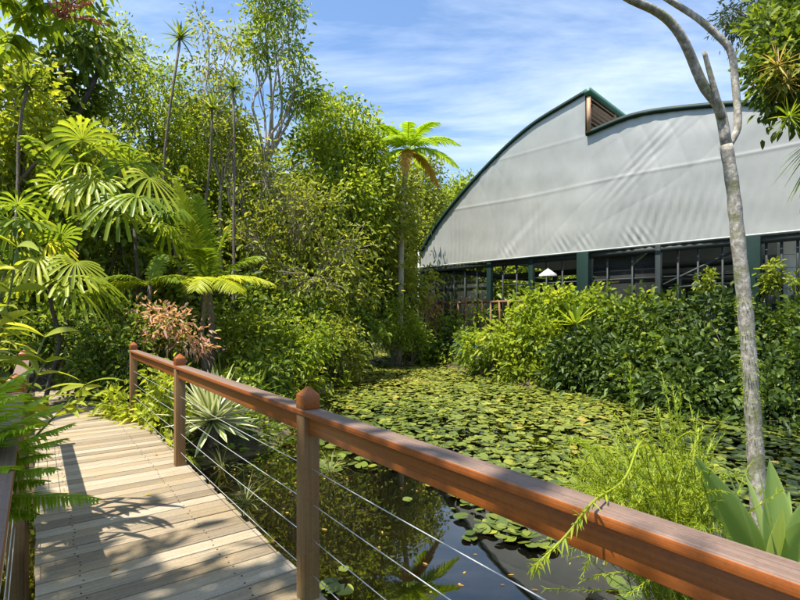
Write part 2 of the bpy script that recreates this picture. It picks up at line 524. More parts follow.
def ground_mat():
    m, n, b = mat_new('soil')
    c = N(n, 'ShaderNodeNewGeometry')
    no = N(n, 'ShaderNodeTexNoise', Scale=2.2, Detail=9.0, Roughness=.7)
    n.links.new(c.outputs['Position'], no.inputs['Vector'])
    r = ramp_node(n, [(.3, (.022, .017, .010)), (.5, (.06, .045, .022)), (.7, (.05, .06, .018)), (.85, (.10, .085, .04))])
    n.links.new(no.outputs['Fac'], r.inputs[0])
    sp = N(n, 'ShaderNodeSeparateXYZ'); n.links.new(c.outputs['Position'], sp.inputs[0])
    mr = N(n, 'ShaderNodeMapRange'); mr.inputs['From Min'].default_value = -.45; mr.inputs['From Max'].default_value = -.05
    n.links.new(sp.outputs['Z'], mr.inputs['Value'])
    mx = N(n, 'ShaderNodeMixRGB'); mx.inputs[1].default_value = (.030, .026, .012, 1)     # dark pond mud below
    n.links.new(mr.outputs[0], mx.inputs[0])
    algae = N(n, 'ShaderNodeMixRGB'); algae.inputs[0].default_value = .6; algae.inputs[2].default_value = (.17, .13, .035, 1)
    n.links.new(r.outputs[0], algae.inputs[1])
    top = N(n, 'ShaderNodeMapRange'); top.inputs['From Min'].default_value = 0.0; top.inputs['From Max'].default_value = .1
    n.links.new(sp.outputs['Z'], top.inputs['Value'])
    m2 = N(n, 'ShaderNodeMixRGB'); n.links.new(top.outputs[0], m2.inputs[0]); n.links.new(algae.outputs[0], m2.inputs[1]); n.links.new(r.outputs[0], m2.inputs[2])
    n.links.new(m2.outputs[0], mx.inputs[2])
    n.links.new(mx.outputs[0], b.inputs['Base Color'])
    b.inputs['Roughness'].default_value = .95
    bp = N(n, 'ShaderNodeBump', Strength=.8, Distance=.04)
    n.links.new(no.outputs['Fac'], bp.inputs['Height']); n.links.new(bp.outputs[0], b.inputs['Normal'])
    return m


tag(g.build('ground', ground_mat(), smooth=True), kind='structure', label='dark damp garden soil and leaf litter round the pond')


def water_mat():
    m, n, b = mat_new('pond_water')
    n.nodes.remove(b)
    c = N(n, 'ShaderNodeNewGeometry')
    no = N(n, 'ShaderNodeTexNoise', Scale=2.4, Detail=3.0, Roughness=.5)
    n.links.new(c.outputs['Position'], no.inputs['Vector'])
    bp = N(n, 'ShaderNodeBump', Strength=.012, Distance=.05)
    n.links.new(no.outputs['Fac'], bp.inputs['Height'])
    gl = N(n, 'ShaderNodeBsdfGlossy', Roughness=.015); gl.inputs['Color'].default_value = (.96, .93, .86, 1)
    n.links.new(bp.outputs[0], gl.inputs['Normal'])
    tr = N(n, 'ShaderNodeBsdfTransparent'); tr.inputs['Color'].default_value = (.38, .31, .14, 1)
    df = N(n, 'ShaderNodeBsdfDiffuse'); df.inputs['Color'].default_value = (.009, .009, .006, 1)
    mx = N(n, 'ShaderNodeMixShader'); mx.inputs[0].default_value = .35
    n.links.new(tr.outputs[0], mx.inputs[1]); n.links.new(df.outputs[0], mx.inputs[2])
    fr = N(n, 'ShaderNodeFresnel', IOR=1.34); n.links.new(bp.outputs[0], fr.inputs['Normal'])
    ad = N(n, 'ShaderNodeMath', operation='MULTIPLY_ADD'); ad.inputs[1].default_value = 1.8; ad.inputs[2].default_value = .06
    n.links.new(fr.outputs[0], ad.inputs[0])
    m2 = N(n, 'ShaderNodeMixShader')
    n.links.new(ad.outputs[0], m2.inputs[0]); n.links.new(mx.outputs[0], m2.inputs[1]); n.links.new(gl.outputs[0], m2.inputs[2])
    n.links.new(m2.outputs[0], n.nodes['Material Output'].inputs['Surface'])
    return m


g = Geo()
g.add([(-9.5, -6.5, 0), (11.5, -6.5, 0), (11.5, 27, 0), (-9.5, 27, 0)], quads=[(0, 1, 2, 3)])
tag(g.build('water', water_mat()), kind='structure', label='dark still pond water reflecting trees and sky')

# ================================================================== the boardwalk and its railings
Z3 = np.array([0, 0, 1.0])
U3, V3 = np.append(DU, 0), np.append(DV, 0)
AX = np.array([U3, V3, Z3])


def D3(u, v, z):
    """u metres along the boardwalk from the near post, v across (0 = railing line by the pond, negative to the left)"""
    return np.append(PC + DU * u + DV * v, z)


M['plank'] = wood_mat('weathered_plank', V3, [(0, (.14, .105, .065)), (.3, (.235, .185, .12)), (.55, (.345, .28, .185)), (.74, (.42, .37, .29)), (1, (.58, .565, .535))],
                      grain=110, rough=.75, bump=.4, blotch=(.32, .225, .11), spec=.25, rmix=.5)
STAIN = [(0, (.14, .034, .005)), (.35, (.30, .082, .010)), (.7, (.44, .14, .018)), (1, (.54, .20, .04))]
M['stain_rail'] = wood_mat('stained_rail', U3, STAIN, grain=120, rough=.38, bump=.2, rmix=.3, blotch=(.20, .07, .02))
M['stain_top'] = wood_mat('weathered_rail_top', U3, STAIN, grain=130, rough=.6, bump=.35, rmix=.3,
                          top=[(0, (.10, .06, .04)), (.4, (.20, .13, .095)), (.75, (.30, .215, .17)), (1, (.40, .31, .25))])
M['stain_post'] = wood_mat('stained_post', Z3, [(0, (.10, .048, .016)), (.35, (.22, .115, .036)), (.7, (.34, .185, .065)), (1, (.42, .26, .11))], grain=110, rough=.6, bump=.3, blotch=(.20, .16, .07), rmix=.3)
M['bearer'] = wood_mat('bearer_timber', U3, [(0, (.05, .035, .02)), (1, (.14, .10, .06))], grain=30, rough=.9)
M['steel'] = plain_mat('steel_cable', (.62, .62, .60), .35, metal=.6, var=.1, bump=0)
M['nail'] = plain_mat('nail_heads', (.035, .03, .028), .6, metal=.3, bump=0)

bw = thing('boardwalk', 'weathered timber boardwalk of cross planks leading into the garden', 'boardwalk', D3(2, -.55, DECK))
pl, na = Geo(), Geo()
u = -3.4
prev = .5
while u < 9.4:
    w = .138 + random.uniform(-.006, .006)
    r = min(1, max(0, random.gauss(.5, .27)))
    if abs(r - prev) < .12: r = (r + .35) % 1
    prev = r
    v0, v1 = -1.135 + random.uniform(-.008, .006), .075 + random.uniform(-.012, .02)
    zz = DECK - .016 + random.uniform(-.0025, .0025)
    yaw = random.uniform(-.004, .004)
    pl.box(D3(u + w / 2, (v0 + v1) / 2, zz), (w / 2 - .0045, (v1 - v0) / 2, .016), AX + yaw * np.array([V3, -U3, 0 * Z3]), rnd=r)
    for vv in (-.93, -.22):
        for du in (.03, w - .03):
            c = D3(u + du + random.uniform(-.006, .006), vv + random.uniform(-.012, .012), zz + .0165)
            na.tube([c, c + Z3 * .0022], .0052, 8)
    u += w
pl.build('deck_planks', M['plank'], bw, bevel=.004)
tag(na.build('nail_heads', M['nail'], bw), kind='stuff')
for vv in (-.95, -.2):
    b = Geo(); b.bar(D3(-3.4, vv, DECK - .11), D3(9.3, vv, DECK - .11), .07, .15); b.build('bearer', M['bearer'], bw)
for uu in (-2.8, .0, 2.82, 5.64, 8.4):
    for vv in (-.95, -.2):
        b = Geo(); b.box(D3(uu + .25, vv, -.3), (.05, .05, .52), AX); b.build('stump', M['bearer'], bw)

RAILTOP = DECK + .978


def post(root, u, v):
    g = Geo()
    g.box(D3(u, v, (DECK - .42 + RAILTOP - .03) / 2), (.045, .045, (RAILTOP - .03 - DECK + .42) / 2), AX)
    o = g.build('post', M['stain_post'], root, bevel=.005)
    h = Geo()
    z0, z1, z2, a = RAILTOP + .001, RAILTOP + .072, RAILTOP + .118, .0465
    c = D3(u, v, 0)
    vs = [c + U3 * x * a + V3 * y * a + Z3 * z for z in (z0, z1) for x, y in ((-1, -1), (1, -1), (1, 1), (-1, 1))] + [c + Z3 * z2]
    h.add(vs, quads=[(0, 3, 2, 1), (0, 1, 5, 4), (1, 2, 6, 5), (2, 3, 7, 6), (3, 0, 4, 7)], tris=[(4, 5, 8), (5, 6, 8), (6, 7, 8), (7, 4, 8)])
    hd = h.build('post_cap', M['stain_rail'], root, bevel=.004)
    hd.parent = o; hd.location = (0, 0, 0)
    return o


def railing(label, v, us, u0, u1):
    root = thing('railing', label, 'railing', D3(us[0], v, DECK))
    for uu in us: post(root, uu, v)
    g = Geo(); g.bar(D3(u0, v, RAILTOP - .015), D3(u1, v, RAILTOP - .015), .098, .030, rnd=.6)
    g.build('cap_rail', M['stain_top'], root, bevel=.004)
    ends = [u0] + list(us) + [u1]
    for a, b in zip(ends[:-1], ends[1:]):
        if b - a < .2: continue
        g = Geo(); g.bar(D3(a + (.046 if a in us else 0), v, RAILTOP - .077), D3(b - (.046 if b in us else 0), v, RAILTOP - .077), .045, .090, rnd=random.random())
        g.build('under_rail', M['stain_rail'], root, bevel=.003)
    for hh in (.135, .315, .495, .675):
        g = Geo()
        for a, b in zip(ends[:-1], ends[1:]):
            if b - a < .2: continue
            k = np.linspace(0, 1, 12)
            g.tube([D3(a + (b - a) * t, v, DECK + hh - .010 * 4 * t * (1 - t)) for t in k], .0024, 6)
        g.build('cable', M['steel'], root, smooth=True)
    return root


railing('long red brown timber railing with steel cables along the pond side of the boardwalk', 0.0, [-2.815, 0, 2.815, 5.63], -3.4, 5.63)
railing('red brown timber railing half hidden by fern and ginger leaves on the garden side', -1.235, [-1.2, 1.62, 4.44], -3.4, 4.44)

# ================================================================== the pavilion
FO = np.array([1.13, 25.07])
FS = np.array([.70711, -.70711])           # along the gable, to the right
FB = np.array([.70711, .70711])            # into the building


def F(s, z, n=0.0):
    """point on the gable: s along it, height over the water, n metres out towards the pond"""
    p = FO + FS * s - FB * n
    return np.array([p[0], p[1], z])


def px_to_gable(px, py):
    d = 26.2 / (1 + (px - 400) / FPX)
    return (FO[1] - d) * 1.41421, EYE + (HORIZ - py) / FPX * d


def spline(xs, ys):
    xs, ys = np.asarray(xs, float), np.asarray(ys, float)
    n = len(xs); h = np.diff(xs)
    A = np.eye(n); rhs = np.zeros(n)
    for i in range(1, n - 1):
        A[i, i - 1], A[i, i], A[i, i + 1] = h[i - 1], 2 * (h[i - 1] + h[i]), h[i]
        rhs[i] = 6 * ((ys[i + 1] - ys[i]) / h[i] - (ys[i] - ys[i - 1]) / h[i - 1])
    mm = np.linalg.solve(A, rhs)

    def f(x):
        x = np.clip(np.asarray(x, float), xs[0], xs[-1])
        i = np.clip(np.searchsorted(xs, x) - 1, 0, n - 2)
        a, b = xs[i + 1] - x, x - xs[i]
        return (mm[i] * a ** 3 + mm[i + 1] * b ** 3) / (6 * h[i]) + (ys[i] / h[i] - mm[i] * h[i] / 6) * a + (ys[i + 1] / h[i] - mm[i + 1] * h[i] / 6) * b
    return f


lp = [px_to_gable(*p) for p in ((422.6, 252), (436, 229), (450, 210), (475, 181), (504, 151), (537, 123), (562, 107.5), (586.5, 93))]
rp = [px_to_gable(*p) for p in ((587.5, 134), (602, 128), (630, 117), (675, 109), (705, 106), (745, 103.5), (800, 105.5))] + [(18.0, 7.1), (20.3, 5.6), (21.3, 4.45)]
archL, archR = spline(*zip(*lp)), spline(*zip(*rp))
S_MID = lp[-1][0]
S_END = 21.3
EAVE = EYE + 2.5
BACK = 26.0

pav = thing('pavilion', 'large arched pavilion with a silver grey tarpaulin gable and dark green frame', 'building', F(S_MID, .4))


def tarp_mat():
    m, n, b = mat_new('silver_tarpaulin')
    c = N(n, 'ShaderNodeTexCoord')
    no = N(n, 'ShaderNodeTexNoise', Scale=.7, Detail=6.0, Roughness=.6)
    n.links.new(c.outputs['Object'], no.inputs['Vector'])
    r = ramp_node(n, [(.3, (.315, .315, .29)), (.7, (.405, .405, .375))])
    n.links.new(no.outputs['Fac'], r.inputs[0]); n.links.new(r.outputs[0], b.inputs['Base Color'])
    b.inputs['Roughness'].default_value = .42
    b.inputs['Metallic'].default_value = .15
    mp = N(n, 'ShaderNodeMapping'); mp.inputs['Scale'].default_value = (4.5, 4.5, .55)
    n.links.new(c.outputs['Object'], mp.inputs[0])
    n2 = N(n, 'ShaderNodeTexNoise', Scale=2.0, Detail=5.0, Roughness=.55, Distortion=.6)
    n.links.new(mp.outputs[0], n2.inputs['Vector'])
    bp = N(n, 'ShaderNodeBump', Strength=.22, Distance=.03)
    n.links.new(n2.outputs['Fac'], bp.inputs['Height']); n.links.new(bp.outputs[0], b.inputs['Normal'])
    return m


M['tarp'] = tarp_mat()
M['green_steel'] = plain_mat('green_painted_steel', (.008, .026, .020), .55, var=.2, bump=.03, spec=.2)
M['green_fascia'] = plain_mat('green_fascia', (.06, .15, .105), .45, var=.15, bump=.03)
M['pale_steel'] = plain_mat('pale_steel', (.36, .39, .37), .5, var=.1, bump=.03)
M['dark_frame'] = plain_mat('dark_frame', (.02, .028, .026), .6, var=.2, bump=.03)
M['louvre'] = plain_mat('louvre_timber', (.42, .24, .13), .6, var=.2, bump=.1)
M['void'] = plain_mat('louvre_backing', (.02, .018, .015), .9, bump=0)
M['paving'] = plain_mat('pavilion_floor', (.16, .14, .12), .7, var=.25, scale=3)
M['panel'] = plain_mat('pale_panel', (.72, .73, .73), .6, var=.1, scale=1.5, bump=.03)


def roof_mat():
    m, n, b = mat_new('roof_sheet')
    b.inputs['Base Color'].default_value = (.34, .36, .35, 1); b.inputs['Roughness'].default_value = .5
    tr = N(n, 'ShaderNodeBsdfTranslucent'); tr.inputs['Color'].default_value = (.8, .82, .8, 1)
    mx = N(n, 'ShaderNodeMixShader'); mx.inputs[0].default_value = .6
    n.links.new(b.outputs[0], mx.inputs[1]); n.links.new(tr.outputs[0], mx.inputs[2])
    n.links.new(mx.outputs[0], n.nodes['Material Output'].inputs['Surface'])
    return m


M['roof'] = roof_mat()
M['roof_solid'] = plain_mat('roof_solid', (.16, .18, .17), .6, var=.1, bump=.03)


def wrinkle(s, z, f):
    """how far the sheet stands out of the gable plane"""
    seam = 7.0 + .03 * np.sin(s * .8)
    w = .012 * np.sin(s * .9 + z * .35) + .03 * np.sin(z * 1.1 - s * .5)
    low = np.clip((seam - z) / 1.6, 0, 1)
    up_ = np.clip((z - seam) / 1.5, 0, 1)
    pat = np.clip(.5 + .9 * np.sin(s * 1.15 + 1.0) + .5 * np.sin(s * .53), 0, 1)
    fine = np.sin(s * 24 + 1.6 * np.sin(z * .9 + s) + 2.0 * np.sin(s * 1.7)) + .5 * np.sin(s * 41 + 2 * np.sin(z * .7))
    w += .011 * fine * low * pat * np.clip((z - 4.5) * 1.5, .15, 1)
    lean = s - (z - 4.5) * .35
    w += .008 * np.sin(lean * 19 + 2 * np.sin(s)) * low * np.exp(-((s - 11.2) / 2.2) ** 2)
    dg = s * 1.0 - z * 1.1
    band = np.exp(-((s - 10.3 - (z - 7.0) * .85) / .55) ** 2)
    w += .008 * np.sin(dg * 15 + .6 * np.sin(z * 2)) * band * np.clip((9.0 - z) / 1.0, 0, 1) * np.clip((z - 5.8), 0, 1)
    band2 = np.exp(-((s - 5.4 - (z - 5.0) * 1.0) / .6) ** 2) * np.clip((7.2 - z) / 1.5, 0, 1)
    w += .010 * np.sin(dg * 6.2 + 1) * band2
    band3 = np.exp(-((s - 2.6) / 1.2) ** 2)
    w += .009 * np.sin(s * 27 + np.sin(z * 2) * .8) * band3 * np.clip((7.2 - z) / 1.2, 0, 1)
    w += .008 * np.sin(lean * 13 + 3 * np.sin(z * .8)) * up_ * np.clip(np.sin(s * .9 + z * .5), 0, 1)
    w += .012 * np.exp(-((z - seam) / .05) ** 2)                       # the lapped seam
    w += .008 * np.exp(-((z - 8.75 - .05 * s * .3) / .045) ** 2) * (s < S_MID)
    for c, a in ((7.8, .016), (8.45, .014), (10.5, .022), (5.2, .01)):  # puckers at the lower hem
        w += a * np.sin((s - c) * 24 + (z - 4.4) * 14) * np.exp(-((s - c) / .45) ** 2 - ((z - 4.75) / .35) ** 2)
    w += .006 * np.sin(s * 2.7 + z * 3.1) * np.sin(z * 2.3 - s * 1.9)
    x1 = s * 1.0 + z * .45 + .5 * np.sin(z * .6)                         # crisp creases of a taut sheet
    w += .016 * np.abs(np.sin(x1 * 3.1 + 1.2 * np.sin(s * .6))) ** .5 * np.clip(np.sin(s * .8 + 2.0 + z * .4) + .3, 0, 1)
    x2 = s * .7 - z * 1.0
    w += .013 * np.abs(np.sin(x2 * 2.3 + .8 * np.sin(s * .9))) ** .5 * np.clip(np.sin(s * .55 - z * .6) + .2, 0, 1)
    return w + .11


g = Geo()
for a0, a1, fn in ((.0, S_MID, archL), (S_MID, S_END, archR)):
    ss = np.linspace(a0, a1, int((a1 - a0) / .04))
    kk = np.linspace(0, 1, 110)
    top = fn(ss) - .10
    Zm = EAVE + (top[:, None] - EAVE).clip(.02) * kk[None]
    Sm = np.repeat(ss[:, None], len(kk), 1)
    off = wrinkle(Sm, Zm, fn)
    p2 = FO + FS * Sm[..., None] - FB * off[..., None]
    vv = np.concatenate([p2, Zm[..., None]], -1).reshape(-1, 3)
    i0 = (np.arange(len(ss) - 1)[:, None] * len(kk) + np.arange(len(kk) - 1)[None]).reshape(-1)
    g.add(vv, quads=np.stack([i0, i0 + len(kk), i0 + len(kk) + 1, i0 + 1], 1))
g.build('gable_cover', M['tarp'], pav, smooth=True)

# hem of the cover, frames round the arches
g = Geo(); g.tube([F(s, EAVE + .02, .2) for s in np.linspace(-.05, S_END, 60)], .032, 8); g.build('hem', M['pale_steel'], pav, smooth=True)


def arch_band(fn, a0, a1, depth, mat, name, w=.26):
    g = Geo()
    ss = np.linspace(a0, a1, 70)
    z = fn(ss)
    tg = unit(np.stack([np.gradient(ss), np.gradient(z)], 1))
    nr = np.stack([-tg[:, 1], tg[:, 0]], 1)
    rows = []
    for k in range(len(ss)):
        o = (ss[k] + nr[k, 0] * .04, z[k] + nr[k, 1] * .04)
        i = (ss[k] - nr[k, 0] * w, z[k] - nr[k, 1] * w)
        rows.append([F(o[0], o[1], .215), F(i[0], i[1], .215), F(i[0], i[1], -depth), F(o[0], o[1], -depth)])
    v = np.array(rows).reshape(-1, 3)
    q = []
    for k in range(len(ss) - 1):
        for j in range(4):
            q.append((k * 4 + j, k * 4 + 4 + j, k * 4 + 4 + (j + 1) % 4, k * 4 + (j + 1) % 4))
    q += [(0, 1, 2, 3), ((len(ss) - 1) * 4 + 3, (len(ss) - 1) * 4 + 2, (len(ss) - 1) * 4 + 1, (len(ss) - 1) * 4)]
    g.add(v, quads=q)
    return g.build(name, mat, pav, smooth=False)


arch_band(archL, 0, S_MID, .1, M['green_steel'], 'arch_frame', .10)
arch_band(archR, S_MID + .05, S_END, .1, M['green_steel'], 'arch_frame', .12)

for fn, a0, a1 in ((archL, 0, S_MID), (archR, S_MID, S_END)):
    g = Geo()
    ss = np.linspace(a0, a1, 60); z = fn(ss)
    v = np.array([[F(s, zz, -.12), F(s, zz, -BACK)] for s, zz in zip(ss, z)]).reshape(-1, 3)
    i0 = np.arange(len(ss) - 1) * 2
    g.add(v, quads=np.stack([i0, i0 + 2, i0 + 3, i0 + 1], 1))
    o = g.build('roof', M['roof' if a0 > 1 else 'roof_solid'], pav, smooth=True)
    m = o.modifiers.new('Solidify', 'SOLIDIFY'); m.thickness = .05; m.offset = 0

# clerestory between the two roof halves
zt, zb = float(archL(S_MID)), float(archR(S_MID))
g = Geo(); g.bar(F(S_MID + .16, zt - .07, .30), F(S_MID + .16, zt - .07, -BACK), .26, .19); g.build('fascia', M['green_fascia'], pav)
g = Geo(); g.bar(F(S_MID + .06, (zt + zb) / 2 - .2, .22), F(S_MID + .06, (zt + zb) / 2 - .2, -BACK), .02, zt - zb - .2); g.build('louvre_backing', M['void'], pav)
g = Geo()
nsl = 8
for k in range(nsl):
    zz = zb + .1 + (zt - zb - .36) * k / (nsl - 1)
    a, b = F(S_MID + .16, zz, .16), F(S_MID + .16, zz, -BACK)
    g.bar(a, b, .12, .035, up=np.append(FS * .7, .7))
g.build('louvre', M['louvre'], pav)
for n in [.2] + [-2.2 - 2.4 * k for k in range(9)]:
    g = Geo(); g.box(F(S_MID + .18, (zt + zb) / 2 - .15, n), (.04, .07, (zt - zb) / 2 - .12), np.array([np.append(FB, 0), np.append(FS, 0), Z3])); g.build('louvre_stile', M['louvre'], pav)

# posts, beams and braces under the cover
FAX = np.array([np.append(FS, 0), np.append(FB, 0), Z3])
for s, w, mt in ((.03, .09, 'green_steel'), (4.15, .11, 'green_steel'), (6.25, .10, 'green_steel'), (8.55, .23, 'green_steel'), (11.2, .09, 'dark_frame'), (13.9, .24, 'green_steel'), (17.5, .12, 'green_steel'), (21.2, .12, 'green_steel')):
    g = Geo(); g.box(F(s, (EAVE + .3) / 2, 0), (w, w, (EAVE - .3) / 2), FAX); g.build('post', M[mt], pav, bevel=.01)
g = Geo(); g.tube([F(-.12, .3, .12), F(-.12, EAVE + .9, .12)], .06, 10); g.build('downpipe', M['pale_steel'], pav, smooth=True)
g = Geo(); g.bar(F(0, EAVE - .13, 0), F(S_END, EAVE - .13, 0), .12, .22); g.build('eave_beam', M['dark_frame'], pav)
for s0, s1, z0, z1 in ((5.0, 4.3, EAVE - .2, EAVE - .9), (10.2, 13.7, 2.5, EAVE - .25), (11.5, 13.1, 2.9, 3.0)):
    g = Geo(); g.bar(F(s0, z0, -.1), F(s1, z1, -.1), .05, .07); g.build('brace', M['dark_frame'], pav)
for s in (14.25, 14.62, 15.0, 15.4, 15.9, 16.55, 17.0, 18.2, 19, 19.8, 20.5):
    g = Geo(); g.box(F(s, (EAVE + 2.2) / 2, -.05), (.035, .035, (EAVE - 2.2) / 2), FAX); g.build('mullion', M['dark_frame'], pav)
for s in (.8, 1.4, 2.7, 3.4, 4.8, 5.5, 6.9, 7.6, 9.4, 10.3, 11.8, 12.4, 13.1):
    g = Geo(); g.box(F(s, (EAVE + .5) / 2, -.06), (.028, .03, (EAVE - .5) / 2 - .12), FAX); g.build('mullion', M['dark_frame'], pav)
g = Geo(); g.bar(F(.1, 3.3, -.11), F(13.7, 3.3, -.11), .03, .05); g.build('transom', M['dark_frame'], pav)
g = Geo(); g.box(F(17.6, 1.45, 0), (3.6, .06, .85), FAX); g.build('dado_wall', M['dark_frame'], pav)
g = Geo(); g.box(F(11.3, 1.3, -.05), (2.4, .05, .8), FAX); g.build('dado_wall', M['dark_frame'], pav)
g = Geo()
for z in (2.95, 3.35, 3.75):
    for s in np.arange(9, 20.9, 1.2): g.bar(F(s, z + .05 * math.sin(s), -.18), F(s + 1.2, z + .05 * math.sin(s + 1.2), -.18), .012, .012)
g.build('tie_wires', M['dark_frame'], pav)
g = Geo(); g.box(F(S_END / 2, .33, -BACK / 2), (S_END / 2 + .1, BACK / 2 + .3, .08), FAX); g.build('floor', M['paving'], pav)
for n in (6, 12, 18, 24):
    for s in (.1, 4.2, 8.55, 12.8, 17, 21.2):
        g = Geo(); g.box(F(s, 2.35, -n), (.1, .1, 1.95), FAX); g.build('post', M['dark_frame'], pav)
    g = Geo(); g.bar(F(0, 4.25, -n), F(S_END, 4.25, -n), .1, .3); g.build('tie_beam', M['dark_frame'], pav)
g = Geo(); g.bar(F(0, EAVE, 0), F(0, EAVE, -BACK), .14, .26); g.build('eave_beam', M['green_steel'], pav)
g = Geo(); g.bar(F(S_END, EAVE, 0), F(S_END, EAVE, -BACK), .14, .26); g.build('eave_beam', M['green_steel'], pav)
# pale inner panels on the right, dark rear wall with openings
g = Geo()
for k in range(12):
    g.box(F(14.6 + k * .62, 3.1, -1.6), (.29, .03, 1.25), FAX)
g.build('inner_panels', M['panel'], pav)
for s0, s1 in ((0, 2.6), (5.2, 9.4), (11.5, 21.3)):
    g = Geo(); g.box(F((s0 + s1) / 2, 2.4, -BACK), ((s1 - s0) / 2, .08, 2.0), FAX); g.build('rear_wall', M['dark_frame'], pav)
g = Geo()
ss = np.linspace(0, S_END, 120); zz = np.where(ss < S_MID, archL(ss), archR(ss)) - .2
v = np.array([[F(s, 4.4, -BACK + .3), F(s, max(4.42, z), -BACK + .3)] for s, z in zip(ss, zz)]).reshape(-1, 3)
i0 = np.arange(len(ss) - 1) * 2
g.add(v, quads=np.stack([i0, i0 + 2, i0 + 3, i0 + 1], 1)); g.build('rear_gable', M['roof_solid'], pav)

def screen_mat():
    m, n, b = mat_new('insect_screen')
    b.inputs['Base Color'].default_value = (.02, .022, .02, 1); b.inputs['Roughness'].default_value = .8
    tr = N(n, 'ShaderNodeBsdfTransparent')
    mx = N(n, 'ShaderNodeMixShader'); mx.inputs[0].default_value = .5
    n.links.new(b.outputs[0], mx.inputs[1]); n.links.new(tr.outputs[0], mx.inputs[2])
    n.links.new(mx.outputs[0], n.nodes['Material Output'].inputs['Surface'])
    return m


M['screen'] = screen_mat()
for s0, s1 in ((.15, 2.0), (2.0, 4.02), (8.8, 11.1)):
    g = Geo(); a = (s0 + s1) / 2; g.box(F(a, 2.5, -.16), ((s1 - s0) / 2 - .03, .012, 1.75), FAX); g.build('mesh_screen', M['screen'], pav)
    g = Geo(); g.box(F(s1, 2.5, -.1), (.03, .04, 1.8), FAX); g.build('screen_frame', M['dark_frame'], pav)

# white parasol on the terrace
M['canvas'] = plain_mat('white_canvas', (.45, .45, .44), .8, var=.05, bump=.03)
M['grey_pot'] = plain_mat('dark_pot', (.05, .05, .05), .6)
pc = P(548, 273, 18.6)
um = thing('parasol', 'white peaked parasol standing behind the hedge top', 'parasol', (pc[0], pc[1], .42))
g = Geo()
an = np.linspace(0, 2 * np.pi, 8, endpoint=False)
rim = np.stack([pc[0] + .34 * np.cos(an), pc[1] + .34 * np.sin(an), np.full(8, pc[2] - .06)], 1)
val = np.stack([pc[0] + .345 * np.cos(an), pc[1] + .345 * np.sin(an), np.full(8, pc[2] - .13)], 1)
g.add(np.concatenate([rim, val, [[pc[0], pc[1], pc[2] + .18]]]), tris=[(16, i, (i + 1) % 8) for i in range(8)], quads=[(i, 8 + i, 8 + (i + 1) % 8, (i + 1) % 8) for i in range(8)])
g.build('canopy', M['canvas'], um)
g = Geo(); g.tube([(pc[0], pc[1], .42), (pc[0], pc[1], pc[2] + .2)], .02, 8); g.build('pole', M['dark_frame'], um)
for k in range(8):
    g = Geo(); g.bar((pc[0], pc[1], pc[2] + .15), rim[k] - Z3 * .02, .015, .015); g.build('rib', M['dark_frame'], um)

# timber terrace fence at the left end
M['fence_wood'] = wood_mat('fence_wood', Z3, [(0, (.12, .048, .018)), (.6, (.22, .10, .04)), (1, (.30, .15, .07))], grain=30, rough=.6)
fa, fb2, fc = P(436, 340, 21.6), P(466, 345, 20.4), P(527, 345, 18.4)
fn = thing('fence', 'low orange brown timber fence in front of the pavilion corner', 'fence', (fa[0], fa[1], .3))
ztop = 2.55
for a, b, n in ((fa, fb2, 4), (fb2, fc, 7)):
    for k in range(n + (1 if b is fc else 0)):
        p = a + (b - a) * k / n
        big = k == 0 or (b is fc and k == n)
        g = Geo(); g.box((p[0], p[1], (ztop + (.18 if big else 0) + .3) / 2), (.06 if big else .035,) * 2 + ((ztop + (.18 if big else 0) - .3) / 2,))
        g.build('post' if big else 'baluster', M['fence_wood'], fn)
    for z in (ztop - .05, 1.0):
        g = Geo(); g.bar((a[0], a[1], z), (b[0], b[1], z), .05, .09); g.build('rail', M['fence_wood'], fn)
M['blue'] = plain_mat('blue_painted_wall', (.03, .085, .14), .6, var=.2)
wa, wb, wc = P(432, 345, 21.3), P(470, 350, 17.8), P(600, 375, 13.6)
rw = thing('retaining_wall', 'dull blue low retaining wall glimpsed under the hedge leaves', 'wall', (wb[0], wb[1], 0))
g = Geo()
g.bar((wa[0], wa[1], .45), (wb[0], wb[1], .45), .12, 1.1); g.bar((wb[0], wb[1] - .01, .45), (wc[0], wc[1], .45), .12, 1.1)
g.build('wall_face', M['blue'], rw)
g = Geo()
g.bar((wa[0], wa[1], 1.03), (wb[0], wb[1], 1.03), .18, .05); g.bar((wb[0], wb[1] - .01, 1.03), (wc[0], wc[1], 1.03), .18, .05)
g.build('coping', M['dark_frame'], rw)


# ================================================================== plants
def curve(a, b, n=8, sag=0.0, wob=0.0):
    a, b = np.asarray(a, float), np.asarray(b, float)
    k = np.linspace(0, 1, n)[:, None]
    p = a + (b - a) * k
    p[:, 2] += (sag * 4 * k * (1 - k))[:, 0]
    if wob:
        L = np.linalg.norm(b - a)
        w = np.zeros_like(p)
        for f in (1, 2, 3):
            w += np.sin(k * np.pi * f) * rng.normal(size=3) * wob * L / f
        p += w
    return p


def blob(px, py, d, rx, ry, rd=None):
    """a lump of crown given by where it stands: centre and radii in metres"""
    c = P(px, py, d)
    k = d / FPX
    return (c, np.array([rx * k, (rd if rd else (rx + ry) / 2 * k), ry * k]))


def fill_blobs(blobs, density, tips_r, shell=.5):
    """clump centres in and near the surface of every blob"""
    out = []
    for c, r in blobs:
        n = max(3, int(density * (r[0] * r[1] + r[0] * r[2] + r[1] * r[2])))
        d = unit(rng.normal(size=(n, 3)))
        k = shell + (1 - shell) * rng.random(n) ** .6
        k *= 1 + rng.normal(size=n) * .10
        out.append((c, r, c + d * r * k[:, None]))
    return out


